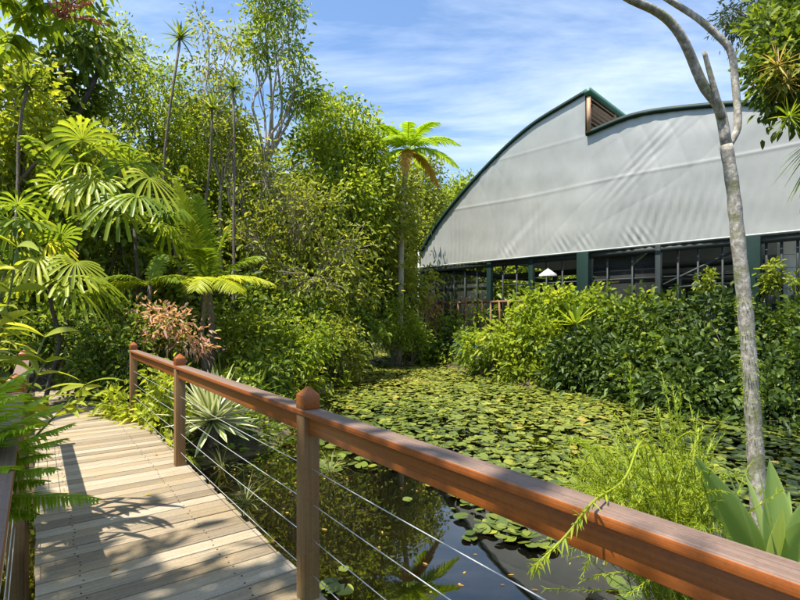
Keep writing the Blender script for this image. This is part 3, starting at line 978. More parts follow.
def leaf_clumps(g, blobs, density, per, sig, L, W, jit=.8, droop=.2, down=.15, flat=.25, shell=.5):
    per = per * 1.6; L = L * 1.12; W = W * 1.15
    tips = []
    for c, r, p in fill_blobs(blobs, density, sig, shell):
        tone = rng.normal(size=len(p)) * .16
        k = rng.integers(int(per * .5), int(per * 1.5) + 1, len(p))
        idx = np.repeat(np.arange(len(p)), k)
        off = rng.normal(size=(len(idx), 3)) * sig
        pos = p[idx] + off
        out = unit((pos - c) / r)
        dr = unit(out * .5 + unit(off) * .5 + rng.normal(size=pos.shape) * jit * .6 + np.array([0, 0, -down]))
        rnd = np.clip(.45 + tone[idx] + rng.normal(size=len(idx)) * .2, 0, 1)
        sc = rng.uniform(.65, 1.25, len(idx))
        g.leaves(pos, dr, L * sc, W * sc, rnd=rnd, droop=droop, flat=flat)
        tips.append((c, p))
    return tips


def tree(name, label, cat, base, blobs, leaf, bark, r0=.12, density=14, per=26, sig=.16, L=.11, W=.05, group=None, twigs=10, limb_r=.35,
         jit=.8, down=.15, shell=.5, extra=None, twig_mat=None, wob=.06, twig_r=.012, droop=.2):
    root = thing(name, label, cat, base, group)
    g = Geo()
    tips = leaf_clumps(g, blobs, density, per, sig, L, W, jit, droop, down, shell=shell)
    g.build('crown', M[leaf], root)
    t = Geo()
    base = np.asarray(base, float)
    low = min(blobs, key=lambda b: b[0][2])[0]
    ctr = np.mean([b[0] for b in blobs], 0)
    fork = np.array([base[0] * .6 + ctr[0] * .4, base[1] * .6 + ctr[1] * .4, base[2] + max(.3, (low[2] - base[2]) * .75)])
    t.tube(curve(base - Z3 * .15, fork, 8, wob=wob * .5), np.linspace(r0 * 1.15, r0 * .8, 8), 9)
    for c, p in tips:
        pts = curve(fork, c, 9, wob=wob)
        t.tube(pts, np.linspace(r0 * .62, r0 * limb_r * .6, 9), 7)
        sel = p[rng.permutation(len(p))[:twigs]]
        if twigs >= 40:
            sel = np.concatenate([sel, p[np.argsort(p[:, 1])[:14]]])
        for q in sel:
            a = pts[rng.integers(4, 9)]
            t.tube(curve(a, q, 9, wob=.06, sag=.1), np.linspace(twig_r, twig_r * .35, 9), 5, cap=False)
    t.build('trunk', M[twig_mat or bark], root, smooth=True)
    return root


def shrub(name, label, cat, base, blobs, leaf, density=30, per=22, sig=.10, L=.09, W=.045, group=None, stems=9, jit=.8, down=.1, bark='bark', shell=.45, flat=.3, droop=.2):
    root = thing(name, label, cat, base, group)
    g = Geo()
    tips = leaf_clumps(g, blobs, density, per, sig, L, W, jit, droop, down, flat=flat, shell=shell)
    g.build('foliage', M[leaf], root)
    t = Geo()
    for c, p in tips:
        for q in p[rng.permutation(len(p))[:stems]]:
            a = np.array([base[0] + rng.normal() * .08, base[1] + rng.normal() * .08, base[2] - .05])
            t.tube(curve(a, q, 6, wob=.08), np.linspace(.014, .005, 6), 5, cap=False)
    t.build('stems', M[bark], root, smooth=True)
    return root


lance = lambda k: max(.02, math.sin(math.pi * min(1, k ** .75 * 1.0)) ** .8) if 0 < k < 1 else (.25 if k <= 0 else .02)
strap = lambda k: (.55 + .45 * math.sin(min(1, k * 1.6) * math.pi / 2)) * (1 if k < .6 else max(.03, 1 - ((k - .6) / .4) ** 1.6))
linear = lambda k: .8 if k < .5 else max(.05, .8 * (1 - ((k - .5) / .5) ** 1.5))
spearw = lambda k: max(.02, (.30 + .70 * math.sin(min(1, k / .42) * math.pi / 2)) if k < .42 else (1 - ((k - .42) / .58) ** 1.7))


def frond(root, a, d, L, droop, n=44, wl=.35, mat='palm', lw=.022, part='frond', hang=.35, mat2=None, dpow=2.0, plane=None, r=.011, tone=.5):
    """one feather leaf: an arching midrib with two rows of leaflets, in one mesh"""
    g = Geo()
    a = np.asarray(a, float); d = unit(d)
    k = np.linspace(0, 1, 14)
    mid = a + d * (L * k)[:, None]; mid[:, 2] -= droop * L * k ** dpow
    g.tube(mid, np.linspace(r, r * .2, 14), 6, rnd=.95)
    kk = np.linspace(.13, .995, n)
    pos = a + d * (L * kk)[:, None]; pos[:, 2] -= droop * L * kk ** dpow
    tg = unit(np.gradient(pos, axis=0))
    side = np.cross(d, Z3) if plane is None else np.asarray(plane, float)
    side = unit(side)
    ln = wl * np.sin(np.pi * np.clip(kk * .88 + .10, 0, 1)) ** .7
    for sg in (-1, 1):
        dr = unit(side * sg + tg * (.45 + .55 * kk[:, None]) + np.array([0, 0, .10]) + rng.normal(size=pos.shape) * .05)
        g.blades(pos, dr, ln * rng.uniform(.9, 1.08, n), lw * np.ones(n), linear, nseg=4, droop=hang * rng.uniform(.7, 1.3, n), fold=.5,
                 side=tg, rnd=np.clip(rng.normal(tone, .16, n), 0, 1))
    return g.build(part, M[mat], root)


def palm(name, label, base, crown, fronds, mat='palm', r=.07, group=None, cat='palm', bark='bark', wl=.35, lw=.022, n=44, tubes=True):
    root = thing(name, label, cat, base, group)
    g = Geo(); pts = curve(np.asarray(base) - Z3 * .1, crown, 10, wob=.02)
    g.tube(pts, np.linspace(r * 1.2, r * .8, 10), 9); g.build('trunk', M[bark], root, smooth=True)
    for f in fronds:
        d, L, dr = f[:3]
        frond(root, crown, d, L, dr, mat=f[3] if len(f) > 3 else mat, wl=wl, lw=lw, n=n)
    return root


def fan_leaf(root, a, hub, L, nseg=13, spread=4.4, up=None, droop=.25, w=.05, mat='palm', tone=.5):
    """a pleated fan leaf on its own stalk"""
    g = Geo()
    a, hub = np.asarray(a, float), np.asarray(hub, float)
    g.tube(curve(a, hub, 7, sag=.06), np.linspace(.012, .007, 7), 5, rnd=.7)
    ax = unit(hub - a) if up is None else unit(up)                  # points along the middle segment
    ref = np.array([0, 0, 1.0]) + rng.normal(size=3) * .35
    s = unit(np.cross(ax, ref)); nrm = np.cross(s, ax)
    an = np.linspace(-spread / 2, spread / 2, nseg)
    dr = np.cos(an)[:, None] * ax + np.sin(an)[:, None] * s + nrm * .18
    ln = L * (1 - .22 * (np.abs(an) / (spread / 2)) ** 2) * rng.uniform(.92, 1.06, nseg)
    blunt = lambda k: .12 + .88 * min(1, k * 1.25) if k < .93 else .8
    tg = -np.sin(an)[:, None] * ax + np.cos(an)[:, None] * s
    g.blades(np.repeat(hub[None], nseg, 0), dr, ln, w * np.ones(nseg), blunt, nseg=5, droop=droop, fold=.45, side=tg,
             rnd=np.clip(rng.normal(tone, .18, nseg), 0, 1))
    return g.build('fan_leaf', M[mat], root)


def fan_palm(label, base, crown, leaves, group='fan palms of the left bank', r=.03, bark='bark_dark'):
    root = thing('fan_palm', label, 'palm', base, group)
    g = Geo(); g.tube(curve(np.asarray(base) - Z3 * .1, crown, 9, wob=.03), np.linspace(r * 1.2, r, 9), 8); g.build('trunk', M[bark], root, smooth=True)
    for hub, L, updir, mt, tone in leaves:
        fan_leaf(root, crown, hub, L, up=updir, mat=mt, tone=tone, nseg=random.choice((13, 15, 16)), w=L * .058, droop=random.uniform(.35, .7), spread=random.uniform(3.6, 4.8))
    c0 = np.asarray(crown, float)
    for k in range(9):
        az = k * 2.4 + rng.random(); e = rng.uniform(-.2, 1.1)
        dr = np.array([math.cos(az) * math.cos(e), math.sin(az) * math.cos(e), math.sin(e)])
        fan_leaf(root, crown, c0 + dr * rng.uniform(.5, .8), rng.uniform(.42, .6), up=dr + np.array([0, 0, -.35]), mat=random.choice(('palm', 'palm', 'palm_gold', 'leaf_hedge')), tone=rng.uniform(.1, .7), nseg=random.choice((9, 11, 13)), w=.028, droop=rng.uniform(.35, .95), spread=rng.uniform(2.6, 4.6))
    return root


def rosette(name, label, cat, base, n, L, W, mat, prof=strap, lift=(.1, 1.2), droop=.35, fold=.3, group=None, nseg=8, cols=3, parts='leaves', stem=None, stem_r=.02, dpow=2.0):
    root = thing(name, label, cat, base if stem is None else stem, group)
    g = Geo()
    az = np.arange(n) * 2.39996 + rng.normal(size=n) * .15
    el = np.linspace(lift[0], lift[1], n) + rng.normal(size=n) * .08
    dr = np.stack([np.cos(az) * np.cos(el), np.sin(az) * np.cos(el), np.sin(el)], 1)
    b = np.asarray(base, float) + dr * .03
    g.blades(b, dr, L * rng.uniform(.8, 1.1, n), W * rng.uniform(.85, 1.1, n), prof, nseg=nseg, droop=droop * rng.uniform(.6, 1.4, n) * np.cos(el), fold=fold, cols=cols, dpow=dpow)
    g.build(parts, M[mat], root, smooth=False)
    if stem is not None:
        t = Geo(); t.tube(curve(np.asarray(stem, float) - Z3 * .05, base, 10, wob=.03), np.linspace(stem_r * 1.3, stem_r, 10), 7)
        t.build('stem', M['bark'], root, smooth=True)
    return root


def gp(px, py, d):
    """a point on the ground or bank straight below the picture point at distance d"""
    p = P(px, py, d)
    return np.array([p[0], p[1], gz(p[0], p[1])])


# ------------------------------------------------------------------ far woods as one mass
g = Geo()
fb = []
for x, y, h, rr in [(-34, 16, 9, 4), (-30, 21, 9, 4), (-26, 25, 9, 4), (-22, 28, 8.5, 4), (-18, 30, 8.5, 4), (-14, 31, 8.5, 3.5), (-10.5, 32, 8, 3.5), (-7, 33, 8, 3.2), (-3.6, 34, 7.5, 3), (-.6, 35, 7, 2.6), (2.6, 37, 7, 2.8), (-36, 8, 9, 4)]:
    fb.append((np.array([x, y, h * .55]), np.array([rr, rr * .8, h * .5])))
    fb.append((np.array([x + 2, y + 2, h * .25]), np.array([rr, rr * .8, h * .3])))
leaf_clumps(g, fb, 1.6, 34, .55, .42, .2, shell=.7)
for x in np.arange(2, 62, 3.6):
    leaf_clumps(g, [(np.array([x + 3, 54 - .45 * x, 2.6]), np.array([3, 2.4, 3.0]))], 2.0, 30, .6, .5, .25, shell=.6)
for x, y, h in ((4, 47, 9), (8, 50, 10), (12, 53, 10), (16, 56, 10), (1.5, 43, 8), (20, 60, 10), (25, 60, 10), (30, 58, 10)):
    leaf_clumps(g, [(np.array([x, y, h * .5]), np.array([2.8, 2.2, h * .5]))], 2.2, 30, .6, .5, .25, shell=.6)
tag(g.build('woods', M['leaf_dark']), 'dense dark far wood closing the view behind the garden trees', 'woodland', kind='stuff')

# ------------------------------------------------------------------ trees of the left bank, far to near
tree('tree', 'small rounded tree showing past the left roof edge of the pavilion', 'tree', gp(455, 320, 36),
     [blob(452, 205, 36, 16, 22), blob(466, 190, 36, 12, 14), blob(440, 225, 35, 16, 24), blob(445, 265, 34, 18, 30)], 'leaf_fresh', 'bark', density=5, per=40, sig=.4, L=.26, W=.13, twigs=3)
tree('tree', 'bushy light green tree between the tree fern and the pavilion', 'tree', gp(425, 320, 27),
     [blob(420, 180, 29, 18, 24), blob(422, 225, 28.5, 18, 30), blob(408, 262, 28, 20, 34), blob(430, 205, 30, 13, 18)], 'leaf_olive', 'bark', density=8, per=34, sig=.3, L=.2, W=.1, twigs=4)
tree('tree', 'light green leafy tree close round the tree fern trunk', 'tree', gp(388, 320, 22.2),
     [blob(385, 190, 22, 26, 30), blob(404, 195, 22.5, 17, 26), blob(380, 245, 22, 26, 34), blob(401, 240, 22.5, 14, 28), blob(372, 290, 21.5, 24, 26), blob(399, 285, 22, 12, 22), blob(398, 200, 18.6, 13, 20), blob(388, 225, 18.8, 13, 16)], 'leaf_olive', 'bark_pale', density=8, per=26, sig=.28, L=.19, W=.09, twigs=6)
tree('tree', 'dense rounded bright green tree right of the bare topped slender trees', 'tree', gp(350, 330, 19),
     [blob(345, 135, 19, 34, 34), blob(318, 165, 18.5, 38, 36), blob(366, 160, 19, 26, 32), blob(350, 205, 18, 50, 44), blob(368, 230, 19.5, 26, 44), blob(325, 110, 19, 14, 14)],
     'leaf_fresh', 'bark_pale', r0=.14, density=9, per=40, sig=.26, L=.17, W=.085, twigs=10)
tree('tree', 'twiggy olive tree with tangled pale branches low over the water bank', 'tree', gp(300, 345, 15),
     [blob(270, 185, 15, 36, 40), blob(300, 215, 14.5, 46, 38), blob(345, 250, 15, 42, 40), blob(255, 240, 14.5, 36, 42), blob(310, 280, 14, 50, 34), blob(355, 290, 15.5, 26, 28), blob(240, 160, 15.5, 28, 34)],
     'leaf_olive', 'bark_pale', r0=.10, density=9, per=17, sig=.24, L=.15, W=.06, twigs=40, twig_r=.016, shell=.25, wob=.07)
tree('tree', 'tall slender tree with bare forked upper trunk and sparse leaves against the sky', 'tree', gp(256, 330, 16),
     [blob(266, 8, 16, 20, 20), blob(262, 42, 16, 16, 18), blob(284, 40, 16, 14, 16), blob(300, 68, 16, 10, 12), blob(254, 55, 16, 10, 14), blob(290, 8, 16, 12, 14), blob(292, 100, 16, 20, 18), blob(262, -30, 16, 26, 22), blob(310, 90, 16, 9, 10)],
     'leaf_fresh', 'bark_pale', r0=.085, density=15, per=22, sig=.24, L=.15, W=.06, twigs=8, shell=.2, twig_r=.014)
tree('tree', 'thin sparse tree with grey twigs left of the tall slender tree', 'tree', gp(222, 330, 15),
     [blob(208, 32, 15, 14, 16), blob(232, 40, 15, 8, 14), blob(222, 85, 15, 22, 20), blob(210, 125, 15, 26, 26), blob(238, 120, 15, 20, 24), blob(205, 65, 15, 12, 16)],
     'leaf_olive', 'bark_pale', r0=.06, density=13, per=20, sig=.2, L=.13, W=.05, twigs=14, shell=.2, twig_r=.012)
tree('tree', 'fine leaved yellow green tree rising behind the fan palms', 'tree', gp(140, 320, 14.5),
     [blob(132, 62, 15, 26, 26), blob(160, 88, 14.5, 28, 26), blob(118, 95, 14.5, 30, 28), blob(150, 130, 14, 38, 34), blob(185, 105, 15, 18, 22), blob(185, 150, 14.5, 30, 34), blob(115, 30, 15.5, 16, 18)],
     'leaf_fresh', 'bark', r0=.10, density=11, per=26, sig=.22, L=.14, W=.05, twigs=12, shell=.35)
tree('tree', 'dark tree of large glossy leaves high in the top left', 'tree', gp(60, 320, 13),
     [blob(70, 45, 13, 34, 32), blob(95, 30, 13.5, 22, 24), blob(40, 80, 13, 36, 30), blob(75, 85, 13, 26, 22)],
     'leaf_hedge', 'bark_dark', r0=.14, density=8, per=15, sig=.22, L=.26, W=.12, twigs=6, jit=.6, down=.4, shell=.3)
tree('tree', 'yellow green leafy tree at the left border below the octopus tree', 'tree', gp(5, 320, 11.5),
     [blob(15, 75, 11.5, 34, 30), blob(20, 120, 11, 40, 34), blob(-20, 90, 11.5, 40, 44), blob(50, 150, 11, 34, 28), blob(-15, 165, 11, 36, 40)],
     'leaf_yellow', 'bark', r0=.12, density=12, per=22, sig=.2, L=.16, W=.075, twigs=8)

# the octopus tree: palmate leaves at the top left border, red flower spikes; its high limb shades the near boardwalk
om = thing('octopus_tree', 'octopus tree with red flower spikes and hanging finger leaves at top left', 'tree', (-7.6, 4.6, gz(-7.6, 4.6)))
g = Geo()
g.tube(curve((-7.6, 4.6, .2), (-7.3, 4.9, 7.2), 9, wob=.02), np.linspace(.2, .12, 9), 9)
g.tube(curve((-7.3, 4.9, 7.2), P(45, -5, 10.5), 9, sag=.4), np.linspace(.10, .03, 9), 7)
g.tube(curve((-7.4, 4.9, 6.8), P(2, 40, 10.2), 9, sag=.3), np.linspace(.08, .02, 9), 7)
g.tube(curve((-7.4, 4.8, 6.0), (-4.2, .9, 8.2), 9, sag=.5), np.linspace(.12, .06, 9), 8)
g.tube(curve((-4.2, .9, 8.2), (-3.1, .2, 8.8), 7, sag=.2), np.linspace(.06, .02, 7), 7)
g.build('trunk', M['bark'], om, smooth=True)
g = Geo()
spots = [P(20, 6, 10.3), P(52, 14, 10.4), P(5, 12, 10.2), P(38, -14, 10.4), P(70, -10, 10.6), P(-14, 34, 10.2), P(88, -22, 10.8), P(8, 48, 10)]
for c in spots:
    for j in range(5):
        ctr = c + rng.normal(size=3) * .22
        n = 9
        az = np.linspace(0, 2 * np.pi, n, endpoint=False) + rng.random()
        dr = np.stack([np.cos(az), np.sin(az), np.full(n, -.55)], 1)
        g.blades(np.repeat(ctr[None], n, 0), dr, .36 * rng.uniform(.8, 1.1, n), .055 * np.ones(n), lance, nseg=5, droop=.35, fold=.2)
cb = [(np.array([-4.5, .3, 8.6]), np.array([.9, .7, .6])), (np.array([-3.7, -.3, 8.9]), np.array([.9, .7, .6])), (np.array([-4.2, -1.2, 8.9]), np.array([1.1, .9, .7])), (np.array([-3.1, .7, 9.2]), np.array([.5, .4, .4])), (np.array([-3.2, -1.2, 9.0]), np.array([.9, .7, .6]))]
leaf_clumps(g, cb, 17, 18, .3, .26, .11, shell=.1)
g.build('crown', M['palm'], om)
for c, dd in ((P(58, 17, 10.1), (1, -.2, .55)), (P(58, 17, 10.1), (1, -.3, .15)), (P(58, 17, 10.1), (.7, -.3, .8)), (P(56, 17, 10.1), (-.4, -.3, .9)), (P(58, 17, 10.1), (.2, -.5, 1)), (P(58, 17, 10.1), (1, .2, -.05))):
    f = Geo()
    pts = curve(c, c + unit(dd) * .9, 9, sag=.05)
    f.tube(pts, np.linspace(.014, .007, 9), 6, rnd=.2)
    q = np.repeat(pts[1:], 12, 0)
    f.leaves(q + rng.normal(size=q.shape) * .02, rng.normal(size=q.shape), .055, .04)
    f.build('flower_spike', M['flower_red'], om)

# tree fern beside the pavilion
tf = P(408, 150, 19.5)
tb = gp(397, 330, 19.5)
root = thing('tree_fern', 'tall tree fern with rusty hanging dead fronds and a pale trunk', 'tree fern', tb)
g = Geo(); g.tube(curve(tb - Z3 * .1, tf - Z3 * .2, 10, wob=.01), np.linspace(.15, .10, 10), 10); g.build('trunk', M['bark_pale'], root, smooth=True)
for az, el, L in ((.1, .55, 2.1), (.75, .75, 1.9), (1.6, .8, 1.9), (2.5, .65, 2.2), (3.2, .5, 2.1), (4.0, .6, 2.0), (4.7, .5, 2.2), (5.4, .65, 2.1), (5.95, .35, 2.0), (2.9, .9, 1.8), (.45, .2, 2.1), (1.2, .3, 2.0), (2.1, .25, 2.1), (3.6, .15, 2.2), (4.35, .2, 2.1), (5.1, .1, 2.2)):
    frond(root, tf, (math.cos(az) * math.cos(el + .15), math.sin(az) * math.cos(el + .15), math.sin(el + .15)), L * 1.2, .5, n=42, wl=.46, lw=.034, mat='fern', r=.02, tone=.6)
for az in (.5, 4.6):
    frond(root, tf - Z3 * .1, (math.cos(az) * .7, math.sin(az) * .7, .1), 1.5, 1.0, n=26, wl=.36, lw=.05, mat='leaf_rust', part='dead_frond', r=.018)

# spiky cane plants against the sky
def cane(label, px, py, d, base_px, L=.5, n=34):
    top = P(px, py, d)
    return rosette('cane_plant', label, 'plant', top, n, L, .03, 'leaf_hedge', prof=linear, lift=(-.5, 1.4), droop=.18, fold=.25, group='spiky cane plants of the left bank', stem=gp(base_px, 320, d), stem_r=.03, nseg=5)


cane('spiky cane plant standing alone against the blue sky', 180, 38, 12.5, 186)
cane('spiky cane plant just below and right of the tallest one', 212, 108, 12.5, 205, .45)
cane('spiky cane plant tuft beside the slender tree trunk', 233, 88, 13, 226, .42)
cane('dark spiky cane plant in the upper left among yellow leaves', 28, 85, 9.8, 2, .5)

# a screen of leafy trees behind the left bank
for lab, bl, leaf in (
    ('leafy tree low behind the fan palms at the left border', [blob(-30, 180, 17, 50, 60), blob(20, 200, 17, 50, 60), blob(0, 270, 16, 60, 50), blob(-60, 260, 16, 60, 60)], 'leaf_olive'),
    ('leafy tree behind the bright upright fan', [blob(70, 170, 16.5, 44, 50), blob(95, 230, 16, 50, 54), blob(60, 285, 15.5, 50, 40), blob(110, 290, 15.5, 40, 36)], 'leaf_olive'),
    ('leafy tree behind the tall feather palm plume', [blob(165, 190, 17, 40, 44), blob(190, 240, 16.5, 44, 44), blob(160, 280, 16.5, 44, 40), blob(215, 290, 16.5, 40, 34)], 'leaf_olive'),
    ('leafy tree filling the gap under the thin sparse tree', [blob(225, 180, 18, 36, 44), blob(250, 215, 18, 40, 44), blob(235, 265, 17.5, 44, 40), blob(215, 140, 18.5, 30, 30)], 'leaf_fresh'),
    ('leafy tree low behind the twiggy olive tree', [blob(300, 240, 20, 46, 44), blob(350, 260, 20, 44, 40), blob(320, 295, 19.5, 50, 30), blob(385, 285, 21, 40, 34)], 'leaf_olive')):
    tree('tree', lab, 'tree', gp(bl[2][0][0] / bl[2][0][1] * FPX + 400, 320, bl[2][0][1]), bl, leaf, 'bark_pale', density=9, per=30, sig=.3, L=.2, W=.1, twigs=8, twig_r=.014)

# dark shrubs behind the palms, each one a thing
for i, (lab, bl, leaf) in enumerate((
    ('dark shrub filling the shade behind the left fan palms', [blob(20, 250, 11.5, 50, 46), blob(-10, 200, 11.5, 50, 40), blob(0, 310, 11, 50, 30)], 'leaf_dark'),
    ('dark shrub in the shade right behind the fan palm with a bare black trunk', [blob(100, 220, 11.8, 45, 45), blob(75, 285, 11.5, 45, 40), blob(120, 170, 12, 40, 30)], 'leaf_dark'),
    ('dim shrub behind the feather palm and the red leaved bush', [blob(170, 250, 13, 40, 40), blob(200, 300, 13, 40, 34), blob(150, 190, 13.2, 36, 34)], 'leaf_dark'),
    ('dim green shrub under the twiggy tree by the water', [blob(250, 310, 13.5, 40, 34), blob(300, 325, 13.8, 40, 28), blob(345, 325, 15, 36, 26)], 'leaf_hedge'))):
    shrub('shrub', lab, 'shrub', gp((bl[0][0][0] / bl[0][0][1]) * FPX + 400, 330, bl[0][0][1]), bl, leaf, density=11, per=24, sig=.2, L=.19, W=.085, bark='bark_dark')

# fan palms
up = lambda *a: np.array(a, float)
fan_palm('fan palm with a bare black trunk and yellow tipped drooping fans', gp(135, 330, 9.6), P(134, 225, 9.6), [
    (P(118, 200, 9.2), .62, up(-.3, -.5, -.55), 'palm', .5), (P(150, 178, 9.4), .62, up(.4, -.4, -.7), 'palm_gold', .5), (P(92, 180, 9.3), .6, up(-.6, -.5, -.35), 'palm_gold', .3),
    (P(130, 165, 9.8), .6, up(0, -.1, 1), 'palm', .4), (P(165, 200, 9.7), .55, up(.7, -.2, -.3), 'palm', .4), (P(108, 178, 9.9), .55, up(-.5, .3, .5), 'palm', .3), (P(138, 196, 9.0), .55, up(.1, -.8, -.4), 'palm', .6)])
fan_palm('fan palm with a large upright bright fan above the others', gp(70, 330, 9.9), P(76, 190, 9.9), [
    (P(82, 140, 9.5), .85, up(.05, -.35, .9), 'palm', .75), (P(48, 150, 9.7), .7, up(-.7, -.2, .5), 'palm', .45), (P(112, 150, 9.8), .7, up(.8, -.3, .4), 'palm', .55),
    (P(60, 185, 9.5), .6, up(-.5, -.6, -.3), 'palm', .5), (P(100, 180, 9.5), .6, up(.5, -.6, -.4), 'palm', .45)])
fan_palm('low fan palm with two bright yellow green fans over the dark path', gp(45, 340, 8.0), P(50, 285, 8.0), [
    (P(36, 258, 7.6), .48, up(-.1, -.6, -.55), 'palm_gold', .55), (P(76, 262, 7.7), .46, up(.3, -.5, -.65), 'palm_gold', .3), (P(30, 235, 7.8), .5, up(-.2, -.3, .9), 'palm', .5),
    (P(60, 240, 8.0), .5, up(.5, .1, .7), 'palm', .4), (P(12, 262, 7.7), .46, up(-.8, -.3, -.2), 'palm', .5)])
fan_palm('fan palm at the left border with broad mid green fans', gp(-5, 340, 8.2), P(0, 240, 8.2), [
    (P(18, 205, 7.8), .56, up(.4, -.5, .6), 'palm', .55), (P(-6, 195, 7.9), .55, up(-.5, -.4, .7), 'palm', .5), (P(26, 222, 7.8), .52, up(.9, -.4, .05), 'palm', .5), (P(-8, 230, 7.6), .5, up(-.5, -.8, -.1), 'palm', .5),
    (P(12, 228, 7.6), .5, up(.3, -.8, -.4), 'palm', .35)])

# feather palms
palm('feather_palm', 'feather palm with one tall upright plume and golden side fronds', gp(212, 335, 10.6), P(208, 288, 10.6), [
    ((-.16, -.25, 1), 2.6, .14, 'palm_gold'), ((-.02, -.2, 1), 2.3, .16), ((.20, .1, 1), 2.1, .3), ((-.55, -.25, .7), 2.0, .35), ((.55, .3, .8), 1.9, .4), ((-.3, .5, .9), 2.0, .35), ((.05, -.4, .9), 1.8, .5)], r=.08, wl=.50, lw=.017, n=64)
palm('feather_palm', 'small golden feather palm with wide drooping fronds on a ringed trunk', gp(208, 350, 9.9), P(207, 282, 9.9), [
    ((1, -.1, .38), 1.45, .38, 'palm_gold'), ((.15, -.95, .42), 1.0, .62, 'palm_gold'), ((-.9, -.5, .42), 1.2, .42, 'palm_gold'), ((-.95, .2, .35), 1.6, .35, 'palm_gold'), ((.5, .8, .5), 1.2, .4, 'palm_gold'), ((.75, -.6, .3), 1.1, .5, 'palm_gold')], r=.05, wl=.44, lw=.016, n=52)
palm('feather_palm', 'low feather palm with fronds hanging left behind the small glossy bush', gp(150, 340, 9.2), P(150, 285, 9.2), [
    ((-1, -.3, .3), 1.1, .4, 'palm_gold'), ((-.7, -.6, .6), 1.0, .5), ((.7, -.3, .5), .9, .5), ((.1, .3, 1), .9, .3), ((-.9, .4, .35), 1.0, .4)], r=.045, wl=.34, lw=.014, n=44)

# bushes beside the far boardwalk
shrub('shrub', 'dense bush of small glossy leaves where the boardwalk bends', 'shrub', gp(125, 400, 8.6),
      [blob(125, 345, 8.6, 40, 36), blob(110, 375, 8.4, 32, 30), blob(150, 365, 8.8, 36, 36), blob(95, 395, 8.2, 18, 16), blob(160, 330, 9, 26, 22)], 'leaf_hedge', density=26, per=34, sig=.12, L=.085, W=.048)
shrub('red_shrub', 'shrub of reddish pink young leaves behind the far railing post', 'shrub', gp(168, 390, 9.1),
      [blob(150, 316, 8.9, 26, 16), blob(170, 328, 8.6, 24, 18), blob(190, 342, 8.9, 14, 14)], 'leaf_red', density=22, per=22, sig=.12, L=.12, W=.035)
shrub('shrub', 'low yellow green shrub between the two far railing posts', 'shrub', gp(150, 440, 7.0),
      [blob(152, 412, 7.0, 28, 28), blob(125, 412, 7.3, 22, 22), blob(170, 425, 6.6, 22, 34), blob(160, 385, 7.4, 24, 20)], 'leaf_yellow', density=26, per=22, sig=.10, L=.11, W=.045)
for lab, px, py, d in (('strap leaved plant spilling beside the end of the boardwalk edge', 112, 412, 7.2), ('strap leaved plant at the foot of the far railing post', 140, 425, 6.9),
                       ('yellow strap leaved plant below the railing near the variegated agave', 172, 455, 6.2)):
    rosette('strap_plant', lab, 'plant', gp(px, py, d) + Z3 * .06, 26, .45, .03, 'leaf_yellow', lift=(.15, 1.2), droop=.6, group='strap leaved plants by the boardwalk')

# variegated agave
ac = P(213, 421, 6.6)
rosette('variegated_agave', 'large rosette of cream edged striped sword leaves beside the railing', 'agave', ac, 84, .70, .046, 'agave', prof=lambda k: .75 + .25 * math.sin(k * math.pi) if k < .55 else max(.02, 1 - ((k - .55) / .45) ** 1.7),
        lift=(-.35, 1.4), droop=.04, fold=.25, nseg=7, cols=7, stem=np.array([ac[0], ac[1], gz(ac[0], ac[1])]), stem_r=.07)
fl = P(183, 349, 4.78)
# bank planting between the agave and the end of the pond
bank = [
    ('pale leafy shrub right behind the agave', 'shrub', [blob(235, 385, 9.2, 30, 20), blob(262, 372, 10, 28, 18)], 'leaf_hedge'),
    ('rounded light green shrub on the bank above the middle railing', 'shrub', [blob(292, 355, 11.5, 30, 24), blob(280, 335, 12, 26, 24), blob(312, 340, 12, 24, 24)], 'leaf_fresh'),
    ('shrub overhanging the water at the bend of the bank', 'shrub', [blob(335, 345, 13.5, 28, 26), blob(350, 362, 14, 16, 16), blob(322, 318, 14, 28, 24)], 'leaf_olive'),
    ('small dark leaved shrub under the golden feather palm', 'shrub', [blob(235, 345, 10.8, 28, 24), blob(255, 325, 11.2, 24, 24)], 'leaf_dark'),
    ('dim shrub in the gap between the two fan palm trunks beside the path', 'shrub', [blob(60, 335, 10.2, 34, 26), blob(25, 345, 10, 34, 24), blob(90, 345, 10.4, 24, 22)], 'leaf_hedge'),
    ('leafy shrub round the foot of the tree fern', 'shrub', [blob(400, 322, 18.6, 18, 20), blob(385, 335, 18.2, 16, 12), blob(412, 338, 18.4, 14, 10)], 'leaf_fresh'),
    ('low bright shrub at the water edge behind the near railing post', 'shrub', [blob(310, 382, 11.5, 26, 14), blob(285, 388, 10.5, 22, 12)], 'leaf_yellow'),
]
for lab, cat, bl, leaf in bank:
    p = bl[0][0]
    shrub('shrub', lab, cat, np.array([p[0], p[1], gz(p[0], p[1])]), bl, leaf, density=20, per=26, sig=.15, L=.12, W=.055)
gi = 0
for lab, px, py, d in (('arching strap leaved clump touching the pond below the twiggy tree', 345, 372, 13.2), ('arching strap leaved clump left of the one touching the pond', 300, 372, 11.6), ('arching strap leaved clump beside the agave tip', 255, 402, 9.2),
                       ('arching strap leaved clump under the small palm trunk', 222, 368, 9.8), ('arching strap leaved clump on the shaded bank centre', 275, 365, 11)):
    rosette('strap_plant', lab, 'plant', gp(px, py, d) + Z3 * .05, 40, .8, .028, 'leaf_fresh' if gi % 2 == 0 else 'leaf_yellow', prof=linear, lift=(.35, 1.35), droop=.75, group='arching strap clumps of the bank', nseg=8)
    gi += 1
